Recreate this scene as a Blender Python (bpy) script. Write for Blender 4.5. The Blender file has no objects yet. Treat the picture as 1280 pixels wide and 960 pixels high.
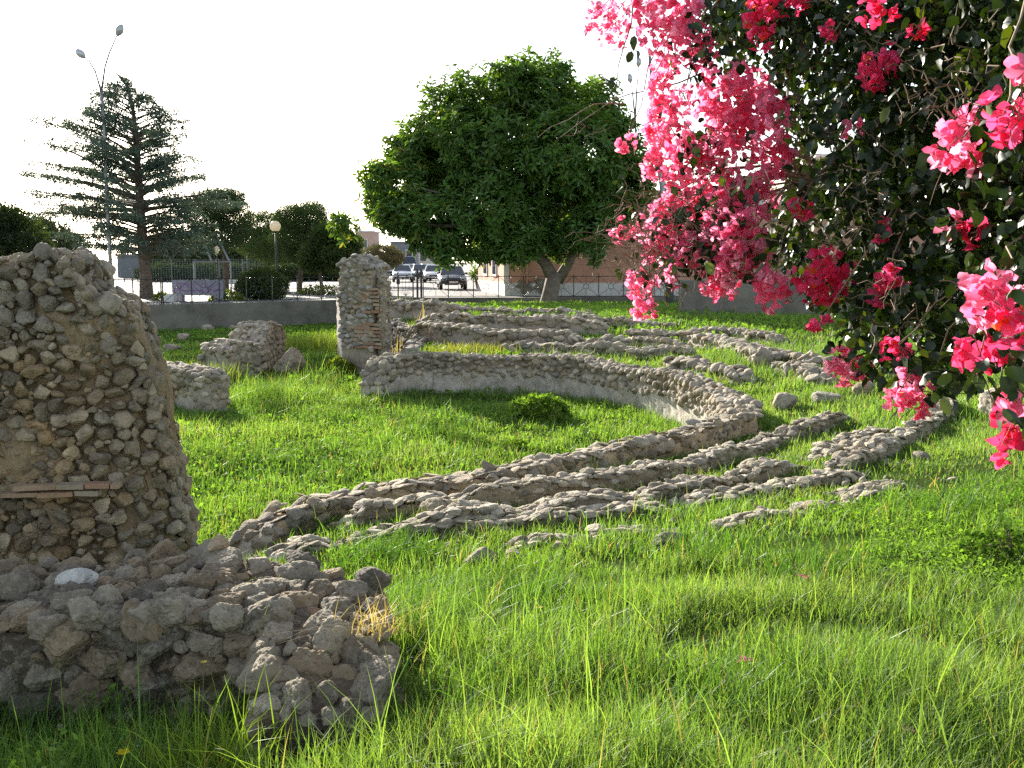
import bpy, math, random
import numpy as np
rng = np.random.default_rng(7)
random.seed(7)
R = math.radians
scene = bpy.context.scene
COL = scene.collection

# ------------------------------------------------------------------ camera
F = 1245.0
PITCH = math.atan((480 - 326) / F)
CAMZ = 1.75
cam_d = bpy.data.cameras.new('camera')
cam_d.sensor_width = 36.0
cam_d.lens = 36.0 * F / 1280.0
cam_d.clip_start = 0.05
cam_d.clip_end = 3000
cam = bpy.data.objects.new('camera', cam_d)
COL.objects.link(cam)
cam.location = (0, 0, CAMZ)
cam.rotation_euler = (math.pi / 2 - PITCH, 0, 0)
scene.camera = cam

cp, sp = math.cos(PITCH), math.sin(PITCH)
def ray(px, py):
    u, v = (px - 640) / F, (480 - py) / F
    return np.array([u, cp + v * sp, -sp + v * cp])
def PY(px, py, Y):
    d = ray(px, py); t = Y / d[1]
    return np.array([d[0] * t, Y, CAMZ + d[2] * t])
def PZ(px, py, z):
    d = ray(px, py); t = (z - CAMZ) / d[2]
    return np.array([d[0] * t, d[1] * t, z])

# ------------------------------------------------------------------ noise
def _hash(ix, iy, iz, seed):
    h = (ix.astype(np.int64) * 374761393 + iy.astype(np.int64) * 668265263 + iz.astype(np.int64) * 1274126177 + seed * 974711) & 0xFFFFFFFF
    h = ((h ^ (h >> 13)) * 1274126177) & 0xFFFFFFFF
    h = h ^ (h >> 16)
    return (h & 0xFFFF) / 65535.0
def vnoise(p, seed=0):
    p = np.asarray(p, float)
    i = np.floor(p).astype(np.int64); f = p - i
    f = f * f * (3 - 2 * f)
    x, y, z = i[..., 0], i[..., 1], i[..., 2]
    out = 0
    for dx in (0, 1):
        wx = f[..., 0] if dx else 1 - f[..., 0]
        for dy in (0, 1):
            wy = f[..., 1] if dy else 1 - f[..., 1]
            for dz in (0, 1):
                wz = f[..., 2] if dz else 1 - f[..., 2]
                out = out + wx * wy * wz * _hash(x + dx, y + dy, z + dz, seed)
    return out * 2 - 1
def fbm(p, octaves=4, seed=0, gain=0.5):
    p = np.asarray(p, float); a, s, tot = 1.0, 0, 0
    for o in range(octaves):
        s = s + a * vnoise(p * (2.03 ** o), seed + o * 17); tot += a; a *= gain
    return s / tot
def fbm2(x, y, sc, octaves=3, seed=0):
    return fbm(np.stack([x * sc, y * sc, np.zeros_like(x) + 0.37], -1), octaves, seed)
def sstep(a, b, x):
    t = np.clip((x - a) / (b - a), 0, 1)
    return t * t * (3 - 2 * t)

# ------------------------------------------------------------------ object helpers
def tag(o, label=None, cat=None, group=None, kind=None):
    if label: o['label'] = label
    if cat: o['category'] = cat
    if group: o['group'] = group
    if kind or cat: o['kind'] = kind or 'thing'
    return o
def thing(name, label, cat, loc=(0, 0, 0), group=None):
    o = bpy.data.objects.new(name, None)
    COL.objects.link(o)
    o.empty_display_size = 0.2
    o.location = loc
    return tag(o, label, cat, group)
def wloc(o):
    v = np.array(o.location[:])
    return v if o.parent is None else v + wloc(o.parent)
def mesh(name, V, FS, mat, parent=None, col=None, smooth=False, matidx=None):
    """V (n,3) in world coordinates, FS list of index arrays (k,3)/(k,4); one mesh object"""
    V = np.asarray(V, np.float32).reshape(-1, 3)
    if parent is not None:
        V = V - wloc(parent).astype(np.float32)
    if not isinstance(FS, (list, tuple)): FS = [FS]
    FS = [np.asarray(f, np.int32) for f in FS if len(f)]
    me = bpy.data.meshes.new(name)
    me.vertices.add(len(V)); me.vertices.foreach_set('co', V.ravel())
    li = np.concatenate([f.ravel() for f in FS])
    tot = np.concatenate([np.full(len(f), f.shape[1], np.int32) for f in FS])
    st = np.concatenate([[0], np.cumsum(tot)[:-1]]).astype(np.int32)
    me.loops.add(len(li)); me.loops.foreach_set('vertex_index', li)
    me.polygons.add(len(tot)); me.polygons.foreach_set('loop_start', st); me.polygons.foreach_set('loop_total', tot)
    me.polygons.foreach_set('use_smooth', np.full(len(tot), bool(smooth)))
    if col is not None:
        c = np.ones((len(V), 4), np.float32); c[:, :3] = np.asarray(col, np.float32).reshape(-1, 3)
        a = me.attributes.new('Col', 'FLOAT_COLOR', 'POINT'); a.data.foreach_set('color', c.ravel())
    me.update(calc_edges=True); me.validate()
    if isinstance(mat, (list, tuple)):
        for m in mat: me.materials.append(m)
        if matidx is not None: me.polygons.foreach_set('material_index', np.asarray(matidx, np.int32))
    else:
        me.materials.append(mat)
    o = bpy.data.objects.new(name, me)
    COL.objects.link(o)
    if parent is not None: o.parent = parent
    return o
class MB:
    """collects primitives; build() links them as one mesh object"""
    def __init__(s): s.V = []; s.F3 = []; s.F4 = []; s.n = 0; s.C = []
    def add(s, V, F3=None, F4=None, col=(1, 1, 1)):
        V = np.asarray(V, float).reshape(-1, 3)
        if F3 is not None and len(F3): s.F3.append(np.asarray(F3) + s.n)
        if F4 is not None and len(F4): s.F4.append(np.asarray(F4) + s.n)
        s.V.append(V); s.n += len(V)
        c = np.asarray(col, float)
        s.C.append(np.broadcast_to(c, (len(V), 3)) if c.ndim == 1 else c)
        return s
    def box(s, lo, hi, rot=0, piv=None, col=(1, 1, 1)):
        lo = np.array(lo, float); hi = np.array(hi, float)
        V = np.array([[x, y, z] for z in (lo[2], hi[2]) for y in (lo[1], hi[1]) for x in (lo[0], hi[0])])
        if rot:
            pv = (lo + hi) / 2 if piv is None else np.array(piv); c, sn = math.cos(rot), math.sin(rot)
            d = V - pv; V = np.stack([d[:, 0] * c - d[:, 1] * sn, d[:, 0] * sn + d[:, 1] * c, d[:, 2]], -1) + pv
        return s.add(V, None, [[0, 2, 3, 1], [4, 5, 7, 6], [0, 1, 5, 4], [2, 6, 7, 3], [0, 4, 6, 2], [1, 3, 7, 5]], col)
    def hexa(s, V8, col=(1, 1, 1)):
        return s.add(V8, None, [[0, 2, 3, 1], [4, 5, 7, 6], [0, 1, 5, 4], [2, 6, 7, 3], [0, 4, 6, 2], [1, 3, 7, 5]], col)
    def tube(s, pts, rad, sides=8, col=(1, 1, 1), cap=True):
        P = np.asarray(pts, float); n = len(P); rad = np.broadcast_to(np.asarray(rad, float), (n,))
        T = np.gradient(P, axis=0); T /= np.linalg.norm(T, axis=1)[:, None] + 1e-9
        ref = np.array([0, 0, 1.]) if abs(T[0][2]) < 0.9 else np.array([1., 0, 0])
        V = []
        a = np.linspace(0, 2 * np.pi, sides, endpoint=False)
        for k in range(n):
            u = np.cross(T[k], ref); nu = np.linalg.norm(u)
            u = u / nu if nu > 1e-6 else np.array([1., 0, 0])
            w = np.cross(T[k], u)
            ref = -np.cross(T[k], u) if False else np.cross(u, T[k])
            V.append(P[k] + rad[k] * (np.cos(a)[:, None] * u + np.sin(a)[:, None] * w))
        V = np.concatenate(V)
        i = np.arange(n - 1)[:, None] * sides; j = np.arange(sides)[None]; j2 = (j + 1) % sides
        Q = np.stack([i + j, i + j2, i + sides + j2, i + sides + j], -1).reshape(-1, 4)
        F3 = []
        if cap:
            V = np.concatenate([V, P[:1], P[-1:]]); b, t = n * sides, n * sides + 1
            for q in range(sides):
                F3.append([b, (q + 1) % sides, q]); F3.append([t, (n - 1) * sides + q, (n - 1) * sides + (q + 1) % sides])
        return s.add(V, F3, Q, col)
    def lathe(s, c, prof, sides=20, axis=2, col=(1, 1, 1)):
        prof = np.asarray(prof, float); n = len(prof); a = np.linspace(0, 2 * np.pi, sides, endpoint=False)
        V = np.zeros((n, sides, 3)); u, w = [(1, 2), (2, 0), (0, 1)][axis]
        V[..., u] = prof[:, :1] * np.cos(a); V[..., w] = prof[:, :1] * np.sin(a); V[..., axis] = prof[:, 1:2]
        V = V.reshape(-1, 3) + np.array(c)
        i = np.arange(n - 1)[:, None] * sides; j = np.arange(sides)[None]; j2 = (j + 1) % sides
        Q = np.stack([i + j, i + j2, i + sides + j2, i + sides + j], -1).reshape(-1, 4)
        return s.add(V, None, Q, col)
    def build(s, name, mat, parent=None, smooth=False, col=False):
        fs = []
        if s.F3: fs.append(np.concatenate(s.F3))
        if s.F4: fs.append(np.concatenate(s.F4))
        return mesh(name, np.concatenate(s.V), fs, mat, parent, np.concatenate(s.C) if col else None, smooth)
def copy_tree(o, parent=None):
    c = o.copy(); COL.objects.link(c)
    if parent is not None: c.parent = parent
    for ch in list(o.children): copy_tree(ch, c)
    return c
def grid_faces(nu, nv):
    i = np.arange(nu - 1)[:, None] * nv; j = np.arange(nv - 1)[None]
    return np.stack([i + j, i + nv + j, i + nv + j + 1, i + j + 1], -1).reshape(-1, 4)

# ------------------------------------------------------------------ materials
def newmat(name):
    m = bpy.data.materials.new(name); m.use_nodes = True
    nt = m.node_tree; nt.nodes.clear()
    return m, nt, nt.nodes, nt.links
def node(nt, t, **kw):
    n = nt.nodes.new(t)
    for k, v in kw.items(): setattr(n, k, v)
    return n
def mathn(nt, op, a, b=None):
    n = node(nt, 'ShaderNodeMath', operation=op)
    for k, v in enumerate((a, b)):
        if v is None: continue
        if isinstance(v, (int, float)): n.inputs[k].default_value = v
        else: nt.links.new(v, n.inputs[k])
    return n.outputs[0]
def mixc(nt, fac, a, b, blend='MIX'):
    n = node(nt, 'ShaderNodeMix', data_type='RGBA', blend_type=blend)
    for k, v in ((0, fac), (6, a), (7, b)):
        if isinstance(v, (int, float)): n.inputs[k].default_value = v
        elif isinstance(v, (tuple, list)): n.inputs[k].default_value = (*v[:3], 1)
        else: nt.links.new(v, n.inputs[k])
    return n.outputs[2]
def noise(nt, co, scale, detail=4, rough=0.55):
    n = node(nt, 'ShaderNodeTexNoise'); n.inputs['Scale'].default_value = scale
    n.inputs['Detail'].default_value = detail; n.inputs['Roughness'].default_value = rough
    nt.links.new(co, n.inputs['Vector']); return n.outputs['Fac']
def ramp(nt, fac, a, b):
    n = node(nt, 'ShaderNodeMapRange'); nt.links.new(fac, n.inputs[0])
    n.inputs[1].default_value = a; n.inputs[2].default_value = b; return n.outputs[0]

def stonemat(name, tint=(1, 1, 1), scale=1.0, pits=True, bump=0.8, attr=True, base=(0.4, 0.35, 0.27), dark=(0.10, 0.09, 0.075), lichen=0.5):
    m, nt, N, L = newmat(name)
    co = node(nt, 'ShaderNodeTexCoord').outputs['Object']
    if attr:
        c = node(nt, 'ShaderNodeAttribute', attribute_name='Col').outputs['Color']
    else:
        c = node(nt, 'ShaderNodeRGB'); c.outputs[0].default_value = (*base, 1); c = c.outputs[0]
    n1 = noise(nt, co, 9 * scale, 6, 0.65); n2 = noise(nt, co, 42 * scale, 5, 0.7); n3 = noise(nt, co, 2.3 * scale, 4)
    c = mixc(nt, mathn(nt, 'MULTIPLY', ramp(nt, n1, 0.42, 0.68), lichen * 1.3), c, dark)
    c = mixc(nt, mathn(nt, 'MULTIPLY', ramp(nt, n2, 0.52, 0.75), 0.45), c, (0.55 * tint[0], 0.50 * tint[1], 0.42 * tint[2]))
    c = mixc(nt, mathn(nt, 'MULTIPLY', ramp(nt, n3, 0.5, 0.75), 0.35), c, (0.36, 0.25, 0.13))
    b = node(nt, 'ShaderNodeBsdfPrincipled'); b.inputs['Roughness'].default_value = 0.92
    b.inputs['Specular IOR Level'].default_value = 0.25
    h = mathn(nt, 'ADD', mathn(nt, 'MULTIPLY', n1, 0.8), mathn(nt, 'MULTIPLY', n2, 0.5))
    if pits:
        v = node(nt, 'ShaderNodeTexVoronoi'); v.inputs['Scale'].default_value = 38 * scale; L.new(co, v.inputs['Vector'])
        pit = ramp(nt, v.outputs['Distance'], 0.05, 0.32)
        gate = ramp(nt, noise(nt, co, 6 * scale, 2), 0.42, 0.58)
        pf = mathn(nt, 'SUBTRACT', 1.0, mathn(nt, 'MULTIPLY', mathn(nt, 'SUBTRACT', 1.0, pit), gate))
        h = mathn(nt, 'ADD', h, mathn(nt, 'MULTIPLY', pf, 0.5))
    L.new(c, b.inputs['Base Color'])
    bp = node(nt, 'ShaderNodeBump'); bp.inputs['Strength'].default_value = bump; bp.inputs['Distance'].default_value = 0.03 / scale
    L.new(h, bp.inputs['Height']); L.new(bp.outputs[0], b.inputs['Normal'])
    o = node(nt, 'ShaderNodeOutputMaterial'); L.new(b.outputs[0], o.inputs[0])
    return m
def leafmat(name, trans=0.4, ttint=(1.5, 1.5, 0.5), rough=0.5, spec=0.35, const=None):
    m, nt, N, L = newmat(name)
    if const is None: c = node(nt, 'ShaderNodeAttribute', attribute_name='Col').outputs['Color']
    else:
        c = node(nt, 'ShaderNodeRGB'); c.outputs[0].default_value = (*const, 1); c = c.outputs[0]
    if spec > 0:
        b = node(nt, 'ShaderNodeBsdfPrincipled'); b.inputs['Roughness'].default_value = rough
        b.inputs['Specular IOR Level'].default_value = spec; L.new(c, b.inputs['Base Color'])
    else:
        b = node(nt, 'ShaderNodeBsdfDiffuse'); L.new(c, b.inputs['Color'])
    t = node(nt, 'ShaderNodeBsdfTranslucent')
    L.new(mixc(nt, 1.0, c, ttint, 'MULTIPLY'), t.inputs[0])
    mx = node(nt, 'ShaderNodeMixShader'); mx.inputs[0].default_value = trans
    L.new(b.outputs[0], mx.inputs[1]); L.new(t.outputs[0], mx.inputs[2])
    o = node(nt, 'ShaderNodeOutputMaterial'); L.new(mx.outputs[0], o.inputs[0])
    return m
def plain(name, col, rough=0.6, metal=0.0, spec=0.4, var=0.15, vscale=3.0, bump=0.0, bscale=30, col2=None, alpha=None, coat=0):
    m, nt, N, L = newmat(name)
    co = node(nt, 'ShaderNodeTexCoord').outputs['Object']
    b = node(nt, 'ShaderNodeBsdfPrincipled')
    b.inputs['Roughness'].default_value = rough; b.inputs['Metallic'].default_value = metal
    b.inputs['Specular IOR Level'].default_value = spec; b.inputs['Coat Weight'].default_value = coat
    n1 = noise(nt, co, vscale, 5, 0.6)
    d = col2 if col2 else tuple(x * (1 - var * 2) for x in col)
    f = ramp(nt, n1, 0.4, 0.68)
    c = mixc(nt, f, col, d)
    n2 = noise(nt, co, vscale * 9, 4, 0.6)
    c = mixc(nt, mathn(nt, 'MULTIPLY', ramp(nt, n2, 0.5, 0.8), min(1, var * 2)), c, tuple(min(1, x * 1.3) for x in col))
    L.new(c, b.inputs['Base Color'])
    if bump:
        bp = node(nt, 'ShaderNodeBump'); bp.inputs['Strength'].default_value = bump; bp.inputs['Distance'].default_value = 0.02
        L.new(noise(nt, co, bscale, 5, 0.65), bp.inputs['Height']); L.new(bp.outputs[0], b.inputs['Normal'])
    o = node(nt, 'ShaderNodeOutputMaterial'); L.new(b.outputs[0], o.inputs[0])
    return m
M = {}
M['stone'] = stonemat('weathered_stone')
M['stone_far'] = stonemat('weathered_stone_far', scale=0.45, pits=False, bump=0.6)
M['mortar'] = stonemat('rubble_mortar', attr=True, lichen=0.35, bump=0.9)
M['mortar_far'] = stonemat('rubble_mortar_far', attr=True, lichen=0.35, scale=0.5, bump=0.7, pits=False)
M['brick'] = stonemat('old_brick', lichen=0.3, pits=False, bump=0.4)
M['grass'] = leafmat('grass_blade', 0.52, (1.3, 1.22, 0.45), 0.5, 0.3)
M['clover'] = leafmat('clover_leaf', 0.45, (1.3, 1.4, 0.4), 0.8, 0.0)
M['leaf'] = leafmat('glossy_tree_leaf', 0.36, (1.8, 1.6, 0.4), 0.38, 0.45)
M['needle'] = leafmat('conifer_needle', 0.15, (1.2, 1.2, 0.7), 0.6, 0.25)
M['bract'] = leafmat('bougainvillea_bract', 0.66, (1.2, 1.1, 1.1), 0.75, 0.05)
M['bleaf'] = leafmat('bougainvillea_leaf', 0.16, (2.0, 1.9, 0.3), 0.42, 0.4)
M['bark'] = plain('bark', (0.16, 0.125, 0.095), 0.9, var=0.3, vscale=6, bump=0.8, bscale=18)
M['bark_grey'] = plain('grey_bark', (0.20, 0.16, 0.125), 0.85, var=0.2, vscale=4, bump=0.5, bscale=14)
M['twig'] = plain('twig', (0.27, 0.19, 0.12), 0.8, var=0.3, vscale=20)
M['dark_metal'] = plain('dark_painted_iron', (0.028, 0.026, 0.028), 0.38, 0.0, 0.5, var=0.15)
M['grey_metal'] = plain('galvanised_steel', (0.32, 0.34, 0.36), 0.45, 0.6, 0.5, var=0.12, vscale=5)
M['concrete'] = plain('stained_concrete', (0.20, 0.182, 0.152), 0.9, var=0.22, vscale=1.3, bump=0.4, bscale=20)
M['asphalt'] = plain('pale_paving', (0.18, 0.172, 0.16), 0.85, var=0.12, vscale=0.8, bump=0.2, bscale=10)
# ------------------------------------------------------------------ plan: orchestra wall traced, then terrain
ORCH_TOP = [(293, 642), (312, 628), (345, 620), (400, 612), (450, 601), (500, 604), (560, 593), (620, 583), (690, 570), (760, 558), (820, 545), (880, 533), (926, 516),
            (936, 500), (915, 485), (868, 469), (805, 457), (745, 447), (690, 442), (600, 440), (520, 440), (475, 445), (458, 452)]
ORCH = np.array([PZ(x, y, 0.13)[:2] for x, y in ORCH_TOP])
def smooth_path(P, ds, it=2):
    P = np.asarray(P, float)
    for _ in range(it):
        Q = P.copy(); Q[1:-1] = 0.25 * P[:-2] + 0.5 * P[1:-1] + 0.25 * P[2:]; P = Q
    s = np.concatenate([[0], np.cumsum(np.linalg.norm(np.diff(P[:, :2], axis=0), axis=1))])
    n = max(3, int(s[-1] / ds) + 1); t = np.linspace(0, s[-1], n)
    return np.stack([np.interp(t, s, P[:, k]) for k in range(P.shape[1])], -1)
ORCH_S = smooth_path(ORCH, 0.25, 1)
FENCE = np.array([(-34., 24.5), (-14.2, 39.2), (-5.2, 46.6), (30., 47.4)])
def fence_y(x): return np.interp(x, FENCE[:, 0], FENCE[:, 1])
LOW = np.concatenate([ORCH_S, [(-2.25, 18.2), (-1.95, 19.5), (-2.0, 22), (-2.95, 24.6), (-3.4, 26.2), (-4.6, 31), (-5.2, 46.8), (-60, 60), (-60, 5.0), (-3.0, 5.4)]])
def poly_sdf(x, y, P):
    d = np.full(x.shape, 1e9); ins = np.zeros(x.shape, bool)
    n = len(P)
    for k in range(n):
        a, b = P[k], P[(k + 1) % n]; e = b - a
        t = np.clip(((x - a[0]) * e[0] + (y - a[1]) * e[1]) / (e @ e), 0, 1)
        d = np.minimum(d, np.hypot(x - a[0] - t * e[0], y - a[1] - t * e[1]))
        c = (a[1] > y) != (b[1] > y)
        ins ^= c & (x < (b[0] - a[0]) * (y - a[1]) / ((b[1] - a[1]) if abs(b[1] - a[1]) > 1e-9 else 1e-9) + a[0])
    return np.where(ins, -d, d)
CP = np.array([  # x, y, z control points of the upper ground
    (-1.9, 5.9, -.14), (-2.6, 4.6, -.05), (-.9, 6.6, -.02), (.3, 7.5, -.01), (1.6, 8.4, -.02), (2.9, 10, -.04), (3.2, 12.4, -.1), (3.0, 14.2, -.08), (2.4, 15.8, -.05), (.7, 17.8, -.05), (-2.4, 18.4, -.05),
    (-1, 4.6, .06), (.6, 5.6, .1), (2.4, 6.9, .16), (4.2, 8.8, .2), (5.2, 11, .2), (5.0, 14, .14), (4.2, 17, .06),
    (-2.5, 3.2, .08), (0, 3, .26), (2, 4, .3), (4, 5.5, .36), (7, 8, .36), (9, 13, .28), (8, 19, .15), (-4, 0, .15), (0, 0, .3), (4, 0, .42), (9, 3, .46), (-9, -4, .1), (9, -5, .45), (16, 8, .4),
    (-1.5, 20.2, 0), (2, 20.2, 0), (-1, 23.7, .15), (4, 23.7, .15), (-2.2, 26, .3), (3, 26, .3), (8, 25, .15), (-2, 28.5, .26), (5, 28.5, .26), (0, 36, .08), (10, 35, .08), (-4.5, 45.5, -.22), (4, 45.5, -.2), (14, 45.5, -.15), (22, 30, .2), (26, 46, 0), (18, 18, .3)], float)
def tps_fit(P, z):
    n = len(P); d = np.linalg.norm(P[:, None] - P[None], axis=-1)
    K = np.where(d > 0, d * d * np.log(d + 1e-9), 0) + np.eye(n) * 0.15
    A = np.zeros((n + 3, n + 3)); A[:n, :n] = K; A[:n, n] = 1; A[:n, n + 1:] = P; A[n:, :n] = A[:n, n:].T
    return np.linalg.solve(A, np.concatenate([z, [0, 0, 0]]))
TW = tps_fit(CP[:, :2], CP[:, 2])
def upper(x, y):
    out = TW[-3] + TW[-2] * x + TW[-1] * y
    for k in range(len(CP)):
        d2 = (x - CP[k, 0]) ** 2 + (y - CP[k, 1]) ** 2
        out = out + TW[k] * 0.5 * d2 * np.log(d2 + 1e-12)
    return np.clip(out, -.4, .7)
def terrain_exact(x, y):
    x = np.asarray(x, float); y = np.asarray(y, float)
    s = poly_sdf(x, y, LOW)
    low = -0.55 - 0.45 * sstep(18, 42, y) + 0.03 * fbm2(x, y, 0.5, 2, 5)
    wide = np.where((x < -1.0) & (y < 9), np.interp(x, [-2.4, -1.3], [0.9, 0.12]), 0.10)
    m = sstep(-wide, wide, s)
    return low * (1 - m) + m * upper(x, y) + 0.025 * fbm2(x, y, 0.9, 3, 2)
# cached height field
HX0, HX1, HY0, HY1, HD = -36., 34., -8., 49., 0.1
_hx = np.arange(HX0, HX1 + HD / 2, HD); _hy = np.arange(HY0, HY1 + HD / 2, HD)
_GX, _GY = np.meshgrid(_hx, _hy, indexing='ij')
_GZ = terrain_exact(_GX, _GY)
def terrain(x, y):
    x = np.asarray(x, float); y = np.asarray(y, float)
    u = np.clip((x - HX0) / HD, 0, len(_hx) - 1.001); v = np.clip((y - HY0) / HD, 0, len(_hy) - 1.001)
    i = u.astype(int); j = v.astype(int); fu = u - i; fv = v - j
    return (_GZ[i, j] * (1 - fu) * (1 - fv) + _GZ[i + 1, j] * fu * (1 - fv) + _GZ[i, j + 1] * (1 - fu) * fv + _GZ[i + 1, j + 1] * fu * fv)
def PT(px, py, off=0.0):
    d = ray(px, py); t = np.arange(1.5, 60, 0.01)
    x = d[0] * t; y = d[1] * t; z = CAMZ + d[2] * t
    h = terrain(x, y) + off
    k = np.argmax(z <= h)
    return np.array([x[k], y[k], h[k]])

# ground mesh: fine near, coarser far, cut at the fence line
def ground_mesh():
    xs = np.concatenate([np.arange(-36, -12, .6), np.arange(-12, 12, .12), np.arange(12, 34.1, .6)])
    ys = np.concatenate([np.arange(-8, 2, .5), np.arange(2, 20, .12), np.arange(20, 49, .3)])
    X, Y = np.meshgrid(xs, ys, indexing='ij')
    Y = np.minimum(Y, fence_y(X) + 0.1)
    Z = terrain(X, Y) + 0.012 * fbm2(X, Y, 6, 3, 9)
    V = np.stack([X, Y, Z], -1).reshape(-1, 3)
    Fq = grid_faces(len(xs), len(ys))
    yy = V[:, 1][Fq]
    Fq = Fq[(yy.max(1) - yy.min(1)) > 1e-4]
    return V, Fq
m, nt, N_, L_ = newmat('soil_and_thatch')
co = node(nt, 'ShaderNodeTexCoord').outputs['Object']
c = mixc(nt, ramp(nt, noise(nt, co, 3.0, 6, .7), .35, .7), (0.030, 0.060, 0.012), (0.06, 0.085, 0.022))
c = mixc(nt, ramp(nt, noise(nt, co, 26.0, 5, .7), .52, .75), c, (0.075, 0.07, 0.03))
b = node(nt, 'ShaderNodeBsdfPrincipled'); b.inputs['Roughness'].default_value = 1.0; b.inputs['Specular IOR Level'].default_value = 0.0; L_.new(c, b.inputs['Base Color'])
bp = node(nt, 'ShaderNodeBump'); bp.inputs['Strength'].default_value = .8; bp.inputs['Distance'].default_value = .04
L_.new(noise(nt, co, 30, 5, .7), bp.inputs['Height']); L_.new(bp.outputs[0], b.inputs['Normal'])
L_.new(b.outputs[0], node(nt, 'ShaderNodeOutputMaterial').inputs[0])
M['soil'] = m
gv, gf = ground_mesh()
tag(mesh('ground', gv, gf, M['soil'], None, None, True), 'grassy ground of the excavation stepping down into the orchestra', 'ground', kind='structure')
# plaza / street sheet behind the fence line and far ground
pv = [(-300, -80), (-34, 24.5), (-14.2, 39.2), (-5.2, 46.6), (30, 47.4), (300, 47.4), (300, 900), (-300, 900)]
mb = MB()
Vp = np.array([(x, y + 0.1, 0.0) for x, y in pv])
mb.add(Vp, [[0, 1, 7], [1, 2, 7], [2, 3, 7], [3, 6, 7], [3, 4, 6], [4, 5, 6]])
tag(mb.build('street', M['asphalt']), 'pale paved street and square beyond the railing', 'street', kind='structure')
mb = MB()
for a, b_ in (((-300, -300), (-36, 49)), ((34, -300), (300, 47.4)), ((-36, -300), (34, -8))):
    mb.add([(a[0], a[1], -.35 if a[0] != 34 else .05), (b_[0], a[1], -.35 if a[0] != 34 else .05), (b_[0], b_[1], -.35 if a[0] != 34 else .05), (a[0], b_[1], -.35 if a[0] != 34 else .05)], None, [[0, 1, 2, 3]])
tag(mb.build('terrain', M['soil']), 'open rough ground around the excavation', 'ground', kind='structure')

# ------------------------------------------------------------------ stones and rubble walls
def icosphere(sub):
    t = (1 + 5 ** .5) / 2
    V = [(-1, t, 0), (1, t, 0), (-1, -t, 0), (1, -t, 0), (0, -1, t), (0, 1, t), (0, -1, -t), (0, 1, -t), (t, 0, -1), (t, 0, 1), (-t, 0, -1), (-t, 0, 1)]
    Fc = [(0, 11, 5), (0, 5, 1), (0, 1, 7), (0, 7, 10), (0, 10, 11), (1, 5, 9), (5, 11, 4), (11, 10, 2), (10, 7, 6), (7, 1, 8), (3, 9, 4), (3, 4, 2), (3, 2, 6), (3, 6, 8), (3, 8, 9), (4, 9, 5), (2, 4, 11), (6, 2, 10), (8, 6, 7), (9, 8, 1)]
    V = [np.array(v) / np.linalg.norm(v) for v in V]
    for _ in range(sub):
        cache = {}; NF = []
        def mid(a, b):
            k = (min(a, b), max(a, b))
            if k not in cache:
                w = V[a] + V[b]; V.append(w / np.linalg.norm(w)); cache[k] = len(V) - 1
            return cache[k]
        for a, b, c in Fc:
            ab, bc, ca = mid(a, b), mid(b, c), mid(c, a)
            NF += [(a, ab, ca), (b, bc, ab), (c, ca, bc), (ab, bc, ca)]
        Fc = NF
    return np.array(V), np.array(Fc)
ICO = {k: icosphere(k) for k in (1, 2, 3, 4)}
def stones(pos, size, rot, sub=2, seed=1, planes=11, rough=0.10):
    """pos (N,3), size (N,3) half axes, rot (N,3,3): angular boulders clipped by random planes -> V, F"""
    r_ = np.random.default_rng(seed)
    pos = np.asarray(pos, float); N = len(pos); B, Fc = ICO[sub]; n = len(B)
    nm = r_.normal(size=(N, planes, 3)); nm /= np.linalg.norm(nm, axis=-1)[..., None]
    d = r_.uniform(.50, .90, (N, planes))
    V = np.empty((N, n, 3))
    for a in range(0, N, 400):
        dot = np.einsum('nkj,mj->nkm', nm[a:a + 400], B)
        rr = np.where(dot > 1e-3, d[a:a + 400, :, None] / np.maximum(dot, 1e-3), 9).min(1)
        rr = np.minimum(rr, 1.0)
        ph = r_.uniform(0, 50, (len(rr), 1, 3))
        q = B[None] * 1.7 + ph
        rr = rr * (1 + rough * 1.6 * fbm(q, 2 if sub < 3 else 4, 3))
        if sub >= 3: rr = rr * (1 - 0.30 * np.clip(fbm(q * 3.6, 2, 8) - .10, 0, 1)) * (1 + .05 * fbm(q * 6.5, 2, 12))
        V[a:a + 400] = B[None] * rr[..., None] * size[a:a + 400, None, :]
    V = np.einsum('nij,nmj->nmi', rot, V) + pos[:, None, :]
    FF = (Fc[None] + (np.arange(N) * n)[:, None, None]).reshape(-1, 3)
    return V.reshape(-1, 3), FF
def frames(t, nrm, jit, r_):
    """rotation matrices with x along t, y along nrm, jittered"""
    t = np.asarray(t, float); nrm = np.asarray(nrm, float)
    t = t + r_.normal(0, jit, t.shape); t /= np.linalg.norm(t, axis=1)[:, None]
    nrm = nrm + r_.normal(0, jit, nrm.shape); nrm -= (nrm * t).sum(1)[:, None] * t; nrm /= np.linalg.norm(nrm, axis=1)[:, None]
    return np.stack([t, nrm, np.cross(t, nrm)], -1)
GREY = [(.34, .29, .21), (.42, .36, .27), (.25, .215, .16), (.48, .42, .32), (.38, .31, .21), (.30, .265, .215)]
TAN = [(.38, .27, .15), (.45, .34, .20), (.30, .215, .12), (.50, .40, .26), (.31, .25, .175), (.21, .17, .115), (.40, .265, .135)]
def pal(n, P, r_, var=.12):
    P = np.array(P); c = P[r_.integers(0, len(P), n)]
    return np.clip(c * (1 + r_.normal(0, var, (n, 1))), .04, .7)
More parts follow.
